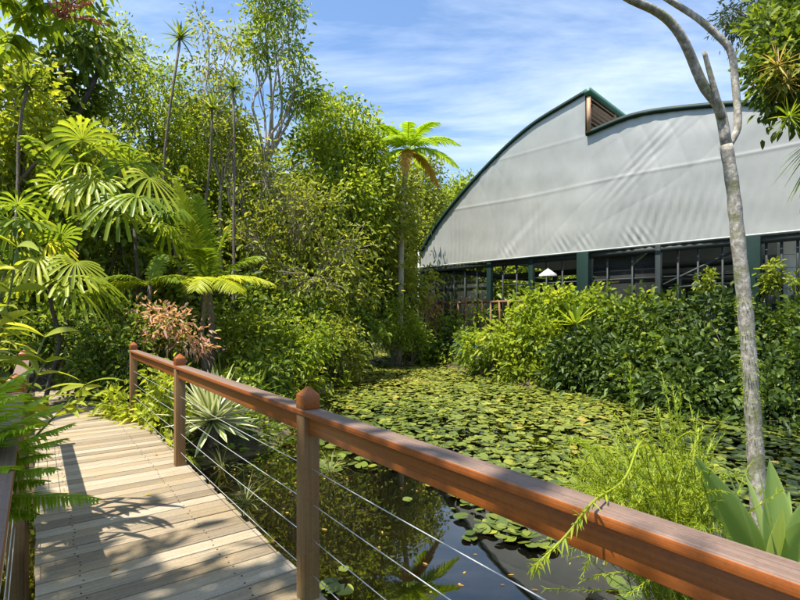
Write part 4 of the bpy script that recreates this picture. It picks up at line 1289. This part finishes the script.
for lab, px, py, d, L in (('short feather leaved cycad with one yellow frond below the red shrub', 225, 362, 9.4, .75), ('small feathery cycad on the bank right of the yellow frond', 262, 356, 10.4, .7)):
    b = gp(px, py, d) + Z3 * .25
    r = thing('cycad', lab, 'plant', b - Z3 * .3)
    t = Geo(); t.tube([b - Z3 * .35, b], [.07, .06], 9); t.build('trunk', M['bark_dark'], r, smooth=True)
    for k in range(9):
        az = k * 2.4
        frond(r, b, (math.cos(az) * .85, math.sin(az) * .85, .6), L, .5, n=26, wl=.16, lw=.012, mat='palm_gold' if k % 3 == 0 else 'palm', r=.008)

# reedy tufts in the shallow water beside the railing
for lab, px, py, d in (('thin grassy tuft standing in the shallow water near the boardwalk', 245, 500, 5.0), ('thin grassy tuft in brown shallows below the agave', 222, 462, 6.2), ('grassy tuft beside the near railing post foot', 330, 470, 6.0)):
    b = P(px, py, d); b[2] = -.02
    rosette('reed_tuft', lab, 'plant', b, 26, .42, .006, 'leaf_grey', prof=linear, lift=(.25, 1.3), droop=.7, group='grassy tufts in the shallows', nseg=6)

# ------------------------------------------------------------------ foreground left: ginger and fern over the garden side railing
gb = np.array([-3.15, 3.35, .35])
root = thing('ginger_plant', 'ginger plant with long yellow green lance leaves at the left border', 'plant', gb)
for az_x, az_y, top in ((.25, -.1, 1.85), (.42, -.2, 1.6), (.05, -.3, 2.1), (.36, .25, 1.4), (.55, -.05, 1.25), (.5, -.35, 1.8), (.35, -.5, 1.5), (.15, -.6, 1.75), (.6, .2, 1.05), (.48, -.15, 2.0)):
    a = gb + np.array([rng.normal() * .1, rng.normal() * .1, 0]); tip = gb + np.array([az_x * 1.4, az_y * 1.2, top])
    st = curve(a, tip, 14, wob=.015)
    g = Geo(); g.tube(st, np.linspace(.014, .006, 14), 6); c = g.build('cane', M['stalk'], root, smooth=True)
    nl = 26
    k = rng.uniform(.30, 1, nl); k[-3:] = 1
    pos = np.array([st[min(13, int(x * 13))] for x in k])
    sg = np.where(np.arange(nl) % 2 == 0, 1, -1)
    dr = np.stack([sg * .8 + .35 + rng.normal(size=nl) * .15, -.45 + rng.normal(size=nl) * .3, .42 + rng.normal(size=nl) * .25], 1)
    l = Geo(); l.blades(pos, dr, rng.uniform(.24, .42, nl), .025 * np.ones(nl), lance, nseg=8, droop=.35, fold=.3, twist=1.1)
    o = l.build('leaves', M['leaf_yellow'], root)
fbp = np.array([-2.05, 1.75, 1.05])
root = thing('fern', 'green fern whose fronds hang over the garden side railing', 'fern', (fbp[0], fbp[1], gz(fbp[0], fbp[1])))
g = Geo(); g.tube([(fbp[0], fbp[1], -.3), fbp], [.06, .045], 9); g.build('trunk', M['bark_dark'], root, smooth=True)
for tgt, dr, wl in ((P(98, 500, 1.72), .30, .13), (P(70, 425, 1.9), .22, .17), (P(60, 405, 2.1), .25, .18), (P(30, 370, 2.1), .30, .18), (P(20, 430, 1.7), .35, .17), (P(-20, 380, 1.8), .3, .17), (P(-30, 470, 1.6), .4, .17), (P(48, 455, 1.75), .3, .15), (P(40, 400, 1.9), .3, .19), (P(62, 440, 1.8), .25, .17), (P(20, 395, 1.6), .3, .19), (P(36, 425, 1.6), .3, .18), (P(10, 470, 1.5), .35, .17), (P(55, 470, 1.65), .3, .15)):
    v = tgt - fbp
    L = np.linalg.norm(v)
    v2 = v + Z3 * dr * L
    frond(root, fbp, v2, np.linalg.norm(v2), dr * L / np.linalg.norm(v2), n=62, wl=wl * 1.15, lw=.0068, mat='fern', r=.005, hang=.3, tone=rng.uniform(.4, .8))
    w2 = v2 + rng.normal(size=3) * np.array([.10, .14, .10])
    frond(root, fbp, w2 * .8, np.linalg.norm(w2) * .8, dr * L / np.linalg.norm(w2), n=58, wl=wl * 1.1, lw=.0068, mat='fern', r=.005, hang=.3, tone=rng.uniform(.3, .7))

# ------------------------------------------------------------------ right side: hedge bushes along the far pond edge
HG = 'leafy bushes of the right bank hedge'
hedge = [
    ('sunlit yellow green hedge bush nearest the terrace fence', [blob(508, 338, 15.0, 26, 18), blob(490, 352, 15.6, 28, 14), blob(524, 352, 14.6, 24, 18)], 'leaf_fresh', .15),
    ('tall bright hedge bush in front of the white parasol', [blob(560, 315, 14.4, 42, 24), blob(592, 312, 14.0, 34, 24), blob(545, 338, 14, 36, 22)], 'leaf_fresh', .16),
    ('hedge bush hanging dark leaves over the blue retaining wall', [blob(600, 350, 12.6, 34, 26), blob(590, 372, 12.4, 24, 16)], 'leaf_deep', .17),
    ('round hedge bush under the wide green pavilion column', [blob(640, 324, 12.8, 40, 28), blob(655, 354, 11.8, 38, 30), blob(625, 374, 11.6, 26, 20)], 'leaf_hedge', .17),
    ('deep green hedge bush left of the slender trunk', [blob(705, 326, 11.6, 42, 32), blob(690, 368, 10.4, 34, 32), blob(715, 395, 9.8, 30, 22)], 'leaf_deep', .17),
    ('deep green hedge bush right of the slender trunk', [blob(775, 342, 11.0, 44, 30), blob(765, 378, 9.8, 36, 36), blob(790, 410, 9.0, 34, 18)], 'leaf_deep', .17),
    ('hedge bush at the right border below the pale inner panels', [blob(830, 338, 10.6, 46, 34), blob(840, 375, 9.2, 50, 44), blob(812, 322, 11.2, 28, 20)], 'leaf_hedge', .17),
]
for lab, px, py, d in (('drooping leafy bush at the water edge under the green column', 640, 392, 10.9), ('drooping dark bush at the water edge left of the slender trunk', 695, 408, 9.3), ('drooping dark bush at the water edge right of the slender trunk', 775, 424, 8.3), ('drooping bush at the water edge by the right border', 840, 432, 7.7), ('drooping bush at the water edge under the sword leaf rosette', 590, 386, 12.2)):
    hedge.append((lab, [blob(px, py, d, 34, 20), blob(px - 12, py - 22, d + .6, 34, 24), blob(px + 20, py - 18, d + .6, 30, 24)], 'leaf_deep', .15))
for lab, bl, leaf, L in hedge:
    p = bl[1][0]
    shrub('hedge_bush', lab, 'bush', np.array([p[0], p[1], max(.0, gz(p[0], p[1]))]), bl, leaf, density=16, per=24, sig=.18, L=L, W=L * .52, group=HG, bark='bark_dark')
sb = [
    ('low leafy plant at the far end of the pond under the tree fern', [blob(400, 340, 23, 18, 14), blob(412, 345, 22, 16, 12)], 'leaf_olive'),
    ('low light green plant below the timber fence corner', [blob(440, 354, 19.5, 20, 10), blob(425, 342, 20, 14, 12)], 'leaf_fresh'),
    ('creeping bright plant over the bank under the terrace fence', [blob(474, 346, 18, 22, 13), blob(455, 340, 19.5, 16, 12), blob(490, 362, 16.4, 22, 13)], 'leaf_hedge'),
    ('dry pinkish shrub at the pavilion corner post', [blob(429, 310, 21.8, 6, 12)], 'leaf_bronze'),
    ('dark low plant shading the water below the blue wall', [blob(520, 372, 14.2, 28, 14), blob(555, 378, 13.2, 26, 12)], 'leaf_dark'),
    ('vine leaves climbing the terrace fence', [blob(478, 322, 18.9, 7, 8), blob(452, 316, 20.4, 5, 9)], 'leaf_fresh'),
]
for lab, bl, leaf in sb:
    p = bl[0][0]
    shrub('low_shrub', lab, 'shrub', np.array([p[0], p[1], max(.0, gz(p[0], p[1]))]), bl, leaf, density=14, per=24, sig=.2, L=.17, W=.085, bark='bark_dark')
for lab, px, py, d, L in (('rosette of long sword leaves rising out of the hedge', 575, 325, 13.0, .75), ('low rosette of sword leaves at the foot of the blue wall', 565, 362, 12.9, .6), ('rosette plant low at the far left end of the hedge', 418, 338, 20.5, .7)):
    b = P(px, py, d)
    rosette('sword_rosette', lab, 'plant', b, 30, L, .045, 'palm', lift=(.0, 1.3), droop=.25, fold=.3, group='sword leaf rosettes on the far bank', stem=np.array([b[0], b[1], 0]), stem_r=.05)
# plants in the pavilion
for lab, px, py, d, hh in (('dark potted plant silhouetted against the pale panels', 770, 262, 14.6, 1.0), ('leafy potted plant inside behind the diagonal brace', 708, 272, 15.6, .8), ('small potted plant silhouetted at the right border', 794, 275, 14.2, .55)):
    b = P(px, py, d)
    base = np.array([b[0], b[1], 2.32])
    r = thing('potted_plant', lab, 'plant', base - Z3 * .02)
    g = Geo(); g.tube([base + Z3 * z for z in (-.02, 0, .2, .22)], [.08, .1, .14, .14], 14); g.build('pot', M['grey_pot'], r, smooth=False)
    g = Geo(); leaf_clumps(g, [(base + Z3 * (.25 + hh * .5), np.array([hh * .3, hh * .3, hh * .5]))], 60, 9, .09, .15, .075, shell=.2); g.build('foliage', M['leaf_dark'], r)
    g = Geo(); g.tube([base + Z3 * .2, base + Z3 * (hh * .9)], .012, 6); g.build('stem', M['bark_dark'], r)

# ------------------------------------------------------------------ top right tree with air plants
tr_b = gp(900, 320, 8.0)
tree('tree', 'leafy tree reaching in at the top right corner over the roof', 'tree', tr_b,
     [blob(775, 40, 7.6, 34, 30), blob(800, 85, 7.4, 40, 30), blob(765, 88, 7.4, 18, 18), blob(810, 20, 7.8, 40, 40), blob(850, 60, 7.6, 50, 50), blob(780, 62, 7.4, 22, 22), blob(850, -20, 8, 50, 40)],
     'leaf_hedge', 'bark', r0=.13, density=26, per=26, sig=.13, L=.13, W=.065, twigs=12, twig_r=.010)
tree('tree', 'dark needled tree tip behind the top right leaves', 'tree', gp(880, 320, 11),
     [blob(738, 12, 10.5, 18, 14), blob(742, 28, 10.5, 14, 10), blob(765, 0, 10.5, 26, 14), blob(800, -20, 11, 40, 24)], 'needle_dark', 'bark_dark', r0=.10, density=26, per=34, sig=.14, L=.10, W=.028, twigs=10)
for lab, px, py, d, L, mt in (('large tan air plant perched in the top right tree', 778, 66, 7.0, .36, 'leaf_bronze'), ('smaller tan air plant below the large one', 786, 83, 7.0, .24, 'leaf_bronze'), ('spiky green air plant hanging lowest in front of the tarpaulin', 789, 117, 6.9, .28, 'palm')):
    rosette('air_plant', lab, 'plant', P(px, py, d), 40, L, .012, mt, prof=linear, lift=(-1.0, 1.3), droop=.2, fold=.3, group='air plants in the top right tree', nseg=5)
r = thing('strap_fern', 'hanging strap fronds at the right border beside the tarpaulin', 'fern', P(830, 150, 6.6))
g = Geo()
for t, L in ((P(783, 158, 6.5), 1), (P(790, 190, 6.5), 1), (P(780, 175, 6.6), 1), (P(800, 200, 6.5), 1)):
    b = P(832, 132, 6.6) + rng.normal(size=3) * .04
    n = 5
    v = np.repeat((t - b)[None], n, 0) + rng.normal(size=(n, 3)) * .06
    v[:, 2] += .25
    g.blades(np.repeat(b[None], n, 0), v, np.linalg.norm(v, axis=1), .025 * np.ones(n), linear, nseg=8, droop=.4, fold=.2)
g.build('fronds', M['palm'], r)
g = Geo(); g.tube(curve(P(832, 132, 6.6), P(900, 120, 7.6), 6), .03, 7); g.build('branch', M['bark'], r)

# ------------------------------------------------------------------ slender forked trunk standing in front of the pavilion
TD = 4.0
tp = [(763, 560), (757, 475), (752, 400), (746, 320), (739, 250), (733, 190), (726, 145)]
pts = [P(x, y, TD) for x, y in tp]
pts = [np.array([pts[0][0], pts[0][1], -.1])] + pts[1:]


def smooth(pts, n):
    pts = np.asarray(pts); k = np.linspace(0, 1, len(pts)); kk = np.linspace(0, 1, n)
    return np.stack([spline(k, pts[:, i])(kk) for i in range(3)], 1)


root = thing('slender_tree', 'slender grey mossy trunk forking into three bare limbs in front of the pavilion', 'tree', pts[0])
g = Geo()
pr = TD / FPX
sp = smooth(pts, 40)
rr = np.linspace(7.8, 5.6, 40) * pr * (1 + .05 * np.sin(np.arange(40) * 1.7) + rng.normal(size=40) * .015)
g.tube(sp, rr, 14)
l1 = smooth([P(727, 150, TD), P(719, 108, TD), P(706, 90, TD - .02), P(693, 62, TD - .05), P(682, 38, TD - .1), P(668, 20, TD - .12), P(650, 8, TD - .15), P(628, -2, TD - .2), P(600, -25, TD - .3), P(590, -130, TD - .3), np.array([1.7, 4.2, 8.6])], 30)
g.tube(l1, np.linspace(5.0, 3.0, len(l1)) * pr, 11)
l2 = smooth([P(727, 148, TD + .03), P(735, 135, TD + .05), P(738, 118, TD + .06), P(735, 80, TD + .1), P(731, 52, TD + .1), P(718, 36, TD + .12), P(700, 20, TD + .15), P(682, 8, TD + .2), P(660, -6, TD + .2), P(640, -40, TD + .3), P(650, -160, TD + .3), np.array([2.3, 4.9, 8.8])], 30)
g.tube(l2, np.linspace(3.7, 2.6, len(l2)) * pr, 10)
l3 = smooth([P(722, 118, TD - .02), P(716, 95, TD - .06), P(709, 70, TD - .08), P(704, 51, TD - .1)], 12)
g.tube(l3, np.linspace(3.3, 1.9, 12) * pr, 9)
g.build('trunk', M['bark_mossy'], root, smooth=True)
g = Geo()
for y in (340, 362, 376, 392, 404, 430, 300):
    i = np.argmin(np.abs((HORIZ - (sp[:, 2] - EYE) / TD * FPX) - y))
    n = 90
    an = rng.uniform(0, 2 * np.pi, n)
    q = sp[i] + np.stack([np.cos(an) * rr[i], np.sin(an) * rr[i], rng.normal(size=n) * .04], 1)
    g.leaves(q, np.stack([np.cos(an), np.sin(an), rng.normal(size=n) * .6], 1), rng.uniform(.012, .035, n), .006)
tag(g.build('moss', M['feathery'], root), kind='stuff')
g = Geo()
leaf_clumps(g, [(np.array([1.2, 5.6, 9.6]), np.array([1.3, 1.0, .6])), (np.array([2.6, 5.0, 9.0]), np.array([1.2, 1.0, .6])), (np.array([2.0, 3.8, 8.6]), np.array([1.2, .9, .6]))], 12, 16, .22, .16, .07, shell=.2)
g.build('crown', M['leaf_olive'], root)

# ------------------------------------------------------------------ feathery shrub and broad leaved plant behind the near railing
fbase = np.array([1.42, 2.15, .08])
root = thing('feathery_shrub', 'feathery bright green shrub of fine needle sprays leaning over the near railing', 'shrub', fbase)
st, fo = Geo(), Geo()


def spray(a, b, sag, nn=70, L=.055, tone=.5, rr=.0035):
    nn = int(nn * 1.9); L = L * .62
    pts = curve(a, b, 16, sag=sag, wob=.02)
    st.tube(pts, np.linspace(rr, .0012, 16), 5, rnd=.8)
    k = rng.uniform(.25, 1, nn)
    i = np.clip((k * 15).astype(int), 0, 14)
    f = (k * 15 - i)[:, None]
    pos = pts[i] * (1 - f) + pts[i + 1] * f
    tg = unit(pts[i + 1] - pts[i])
    dr = unit(tg * .9 + rng.normal(size=(nn, 3)) * .45 + Z3 * .1)
    fo.blades(pos, dr, L * rng.uniform(.5, 1.3, nn), .0019 * np.ones(nn), linear, nseg=2, droop=.2, fold=.3, rnd=np.clip(rng.normal(tone, .2, nn), 0, 1))
    return pts


for k in range(115):
    tx, ty = rng.uniform(568, 700), 0
    ty = rng.uniform(440, 525) if tx < 640 else rng.uniform(428, 530)
    tx -= (ty - 430) * .12
    d = rng.uniform(1.75, 2.75)
    tip = P(tx, ty, d)
    pts = spray(fbase + rng.normal(size=3) * np.array([.09, .09, .02]), tip, rng.uniform(.05, .25), nn=60, tone=rng.uniform(.3, .8))
    for j in range(4):
        a = pts[rng.integers(6, 14)]
        spray(a, a + (tip - a) * rng.uniform(.5, .9) + rng.normal(size=3) * np.array([.13, .13, .09]), .03, nn=34, L=.045, tone=rng.uniform(.3, .9), rr=.0018)
for tx, ty, d in ((661, 372, 2.3), (672, 384, 2.4), (680, 388, 2.3), (668, 398, 2.2), (690, 405, 2.4), (655, 405, 2.2), (676, 402, 2.0), (630, 362, 2.4), (628, 378, 2.35), (698, 415, 2.3)):
    spray(fbase + rng.normal(size=3) * np.array([.06, .06, .02]), P(tx, ty, d), .02, nn=150, L=.06, tone=.45, rr=.004)
# the one spray that droops over the rail
dpts = smooth([fbase, P(660, 470, 1.75), P(630, 468, 1.48), P(600, 496, 1.22), P(572, 528, 1.12), P(545, 556, 1.10), P(530, 570, 1.09)], 60)
st.tube(dpts, np.linspace(.004, .0016, 60), 6, rnd=.9)
k = rng.integers(14, 60, 120)
fo.blades(dpts[k], unit(np.gradient(dpts, axis=0)[k] / .02 + rng.normal(size=(120, 3)) * .5), rng.uniform(.015, .04, 120), .003 * np.ones(120), linear, nseg=2, droop=.2, fold=.3, rnd=np.clip(rng.normal(.75, .15, 120), 0, 1))
st.build('stems', M['feathery'], root)
fo.build('needles', M['feathery'], root)

bbase = np.array([1.36, 1.78, .95])
root = thing('broad_leaf_plant', 'plant with large upright pointed grey green leaves behind the near railing', 'plant', (1.36, 1.78, gz(1.36, 1.78)))
g = Geo(); g.tube([(1.36, 1.78, -.05), bbase + Z3 * .03], [.035, .025], 10); g.build('stem', M['stalk'], root, smooth=True)
for tip, W, side, dr, tone in ((P(696, 450, 1.72), .056, (1, -.25, 0), .02, .35), (P(767, 456, 1.80), .062, (1, .1, 0), .02, .6), (P(742, 464, 1.9), .040, (.7, .5, 0), .02, .75), (P(731, 456, 1.6), .012, (.5, .5, 0), .02, 1.0), (P(752, 462, 1.62), .012, (.6, .5, 0), .03, .9),
                               (P(836, 466, 1.70), .058, (.7, -.5, .4), .08, .5), (P(830, 492, 1.5), .040, (.2, -.8, .3), .30, .6), (P(720, 500, 1.9), .03, (1, .2, 0), .1, .3), (P(800, 485, 2.0), .05, (1, .2, 0), .05, .25), (P(782, 505, 1.6), .035, (1, .2, 0), .05, .7)):
    l = Geo()
    v = tip - bbase; L = np.linalg.norm(v); v = v + Z3 * dr * L
    l.blades(bbase[None] + rng.normal(size=(1, 3)) * .012, v[None], L, W, spearw, nseg=16, droop=dr, fold=.35, side=np.array([side], float), rnd=np.array([tone]), cols=7, dpow=2)
    l.build('leaf', M['broad'], root, smooth=True)

# ------------------------------------------------------------------ lily pads
PADZONE = np.array([(-1.7, 11.5), (-1.3, 8.6), (-.9, 7.0), (.1, 5.6), (.9, 4.85), (1.9, 4.7), (3.0, 4.6), (4.9, 4.2), (8.5, 4.6), (8.5, 7.4), (6.5, 8.9), (5.7, 10.7), (5.2, 12.5), (3.3, 13.1), (2.5, 16.1), (1.1, 20.8), (-.5, 26), (-1.3, 25.3), (-1.5, 18.4)])


def pad_mat():
    m, n, b = mat_new('lily_pad')
    at = N(n, 'ShaderNodeAttribute', attribute_name='rnd')
    ob = N(n, 'ShaderNodeObjectInfo')
    ad = N(n, 'ShaderNodeMath', operation='ADD'); n.links.new(at.outputs['Fac'], ad.inputs[0])
    mu = N(n, 'ShaderNodeMath', operation='MULTIPLY'); mu.inputs[1].default_value = .0
    n.links.new(ob.outputs['Random'], mu.inputs[0]); n.links.new(mu.outputs[0], ad.inputs[1])
    r = ramp_node(n, [(0, (.036, .056, .013)), (.35, (.085, .112, .017)), (.7, (.165, .185, .022)), (.93, (.26, .26, .032)), (1, (.26, .16, .04))])
    n.links.new(ad.outputs[0], r.inputs[0]); n.links.new(r.outputs[0], b.inputs['Base Color'])
    b.inputs['Roughness'].default_value = .38
    b.inputs['Specular IOR Level'].default_value = .4
    return m


M['pad'] = pad_mat()
cand = []
while len(cand) < 15000:
    p = np.column_stack([rng.uniform(-1.8, 8.5, 6000), rng.uniform(3.6, 26.2, 6000)])
    sd = poly_sd(p, PADZONE)
    nz = .5 + .25 * np.sin(p[:, 0] * 2.1 + 1.5 * np.sin(p[:, 1] * .9)) + .25 * np.sin(p[:, 1] * 1.9 + p[:, 0] * 1.1)
    thin = np.clip((p[:, 1] + p[:, 0] * -.25 - 4.2) / 6.0, .62, 1)
    keep = (sd < -.05) & ((rng.random(len(p)) < (.25 + .75 * nz) * thin) & (-sd > .45 * rng.random(len(p)) ** 2))
    cand += list(p[keep])
cand = np.array(cand[:15000])
extra = []
for px, py, n, sx in ((505, 528, 26, .13), (525, 543, 14, .10), (470, 508, 26, .3), (345, 468, 12, .2), (360, 445, 30, .35), (335, 590, 7, .10), (250, 455, 8, .3), (290, 440, 12, .4), (375, 460, 26, .3), (625, 590, 3, .15)):
    d = 931 / (py - 317); x = (px - 400) / FPX * d
    extra += [(x + rng.normal() * sx, d + rng.normal() * sx) for _ in range(n)]
cand = np.concatenate([cand, np.array(extra)])
rad = rng.uniform(.032, .075, len(cand)) * np.where(rng.random(len(cand)) < .18, 1.55, 1)
ang = rng.uniform(0, 2 * np.pi, len(cand))
far = np.linalg.norm(cand, axis=1)
order = np.argsort(far / rad)
tilt = rng.normal(size=(len(cand), 2)) * .13
hz = .006 + rng.random(len(cand)) * .035
tone = np.clip(.5 + .16 * np.sin(cand[:, 0] * .9 + 2) * np.sin(cand[:, 1] * .55) + rng.normal(size=len(cand)) * .19 + np.clip((cand[:, 1] - 9) * .035, -.22, .2), 0, .97)  # nearer pads toned darker, standing in for the shade over them
NA = 15
aa = np.linspace(.16, 2 * np.pi - .16, NA)


def pad_verts(r, cup, ph):
    rim = np.stack([np.cos(aa) * r, np.sin(aa) * r, cup * r * (1 + .8 * np.sin(aa * 3 + ph))], 1)
    mid = np.stack([np.cos(aa) * r * .55, np.sin(aa) * r * .55, .2 * cup * r * np.ones(NA)], 1)
    return np.concatenate([[[0, 0, 0]], mid, rim])


pad_t = [(0, 1 + i, 2 + i) for i in range(NA - 1)]
pad_q = [(1 + i, 1 + NA + i, 2 + NA + i, 2 + i) for i in range(NA - 1)]
variants = []
for k in range(24):
    g = Geo(); g.add(pad_verts(.1, random.uniform(.01, .1), random.random() * 6), quads=pad_q, tris=pad_t, rnd=.12 + .82 * k / 23)
    variants.append(g.mesh('lily_pad', M['pad'], smooth=True))
near = order[:290]
first = None
for i in near:
    k = int(np.clip(round((tone[i] - .12) / .82 * 23), 0, 23))
    if first is None:
        o = bpy.data.objects.new('lily_pad', variants[k]); first = o
        tag(o, 'round notched lily pad floating on the near open part of the pond', 'lily pad', 'lily pads on the pond')
    else:
        o = first.copy(); o.data = variants[k]
    COL.objects.link(o)
    o.location = (cand[i, 0], cand[i, 1], hz[i] + .006)
    o.rotation_euler = (tilt[i, 0], tilt[i, 1], ang[i])
    o.scale = (rad[i] / .1,) * 3
g = Geo()
for i in order[290:]:
    v = pad_verts(rad[i], rng.uniform(.01, .12), rng.random() * 6)
    c, s = math.cos(ang[i]), math.sin(ang[i])
    x, y = v[:, 0] * c - v[:, 1] * s, v[:, 0] * s + v[:, 1] * c
    z = v[:, 2] + x * tilt[i, 0] + y * tilt[i, 1] + hz[i] + .006
    g.add(np.column_stack([x + cand[i, 0], y + cand[i, 1], z]), quads=pad_q, tris=pad_t, rnd=tone[i])
tag(g.build('lily_pad_carpet', M['pad'], smooth=True), 'dense yellow green carpet of further lily pads over the pond', 'lily pads', kind='stuff')

# ------------------------------------------------------------------ ground cover on the banks
p = np.column_stack([rng.uniform(-13, 9, 15000), rng.uniform(3, 27, 15000)])
sd = poly_sd(p, POND)
du = (p - PC) @ DU; dv = (p - PC) @ DV
fs = (p - FO) @ FB
ok = (sd > -.05) & (sd < 5) & ~((dv > -1.5) & (dv < .18) & (du < 9.6)) & ((fs < -1.0) | (p[:, 0] < .5))
p = p[ok]
g = Geo()
k = 7
idx = np.repeat(np.arange(len(p)), k)
q = p[idx] + rng.normal(size=(len(idx), 2)) * .12
z = ground_z(q) + rng.random(len(q)) * .22
az = rng.uniform(0, 2 * np.pi, len(q))
g.leaves(np.column_stack([q, z]), np.stack([np.cos(az), np.sin(az), rng.uniform(-.1, .8, len(q))], 1), rng.uniform(.08, .2, len(q)), rng.uniform(.03, .07, len(q)))
tag(g.build('ground_cover', M['leaf_hedge']), 'low leafy ground cover along the pond banks', 'ground cover', kind='stuff')

for lab, uu, vv, L_, az_ in (('single dry brown leaf lying mid deck on the boardwalk boards', 2.1, -.42, .05, .4), ('curled dry leaf on the boards near the pond side railing foot', 3.3, -.12, .06, 2.1), ('small tan leaf on the near boards of the boardwalk', .9, -.75, .045, 4.0)):
    c = D3(uu, vv, DECK + .004)
    o = Geo().leaves(c[None], np.array([[math.cos(az_), math.sin(az_), .05]]), L_, L_ * .45, flat=.9, fold=.3).build('fallen_leaf', M['leaf_rust'])
    tag(o, lab, 'leaf', 'fallen leaves on the boardwalk')

# fallen leaves and scum on the open water near the boardwalk
p = np.column_stack([rng.uniform(-3.2, 3.5, 5000), rng.uniform(1.6, 9, 5000)])
sd = poly_sd(p, POND)
ok = (sd < -.1) & (((p - PC) @ DV) > .12) & (rng.random(len(p)) < .10 + .5 * np.exp(sd * 1.4))
p = p[ok][:260]
g = Geo()
az = rng.uniform(0, 2 * np.pi, len(p))
g.leaves(np.column_stack([p, np.full(len(p), .006)]), np.stack([np.cos(az), np.sin(az), np.zeros(len(p))], 1), rng.uniform(.02, .06, len(p)), rng.uniform(.01, .025, len(p)), fold=.05, droop=0, flat=.9)
tag(g.build('floating_leaves', M['leaf_rust']), 'small fallen leaves and scum floating near the boardwalk', 'debris', kind='stuff')
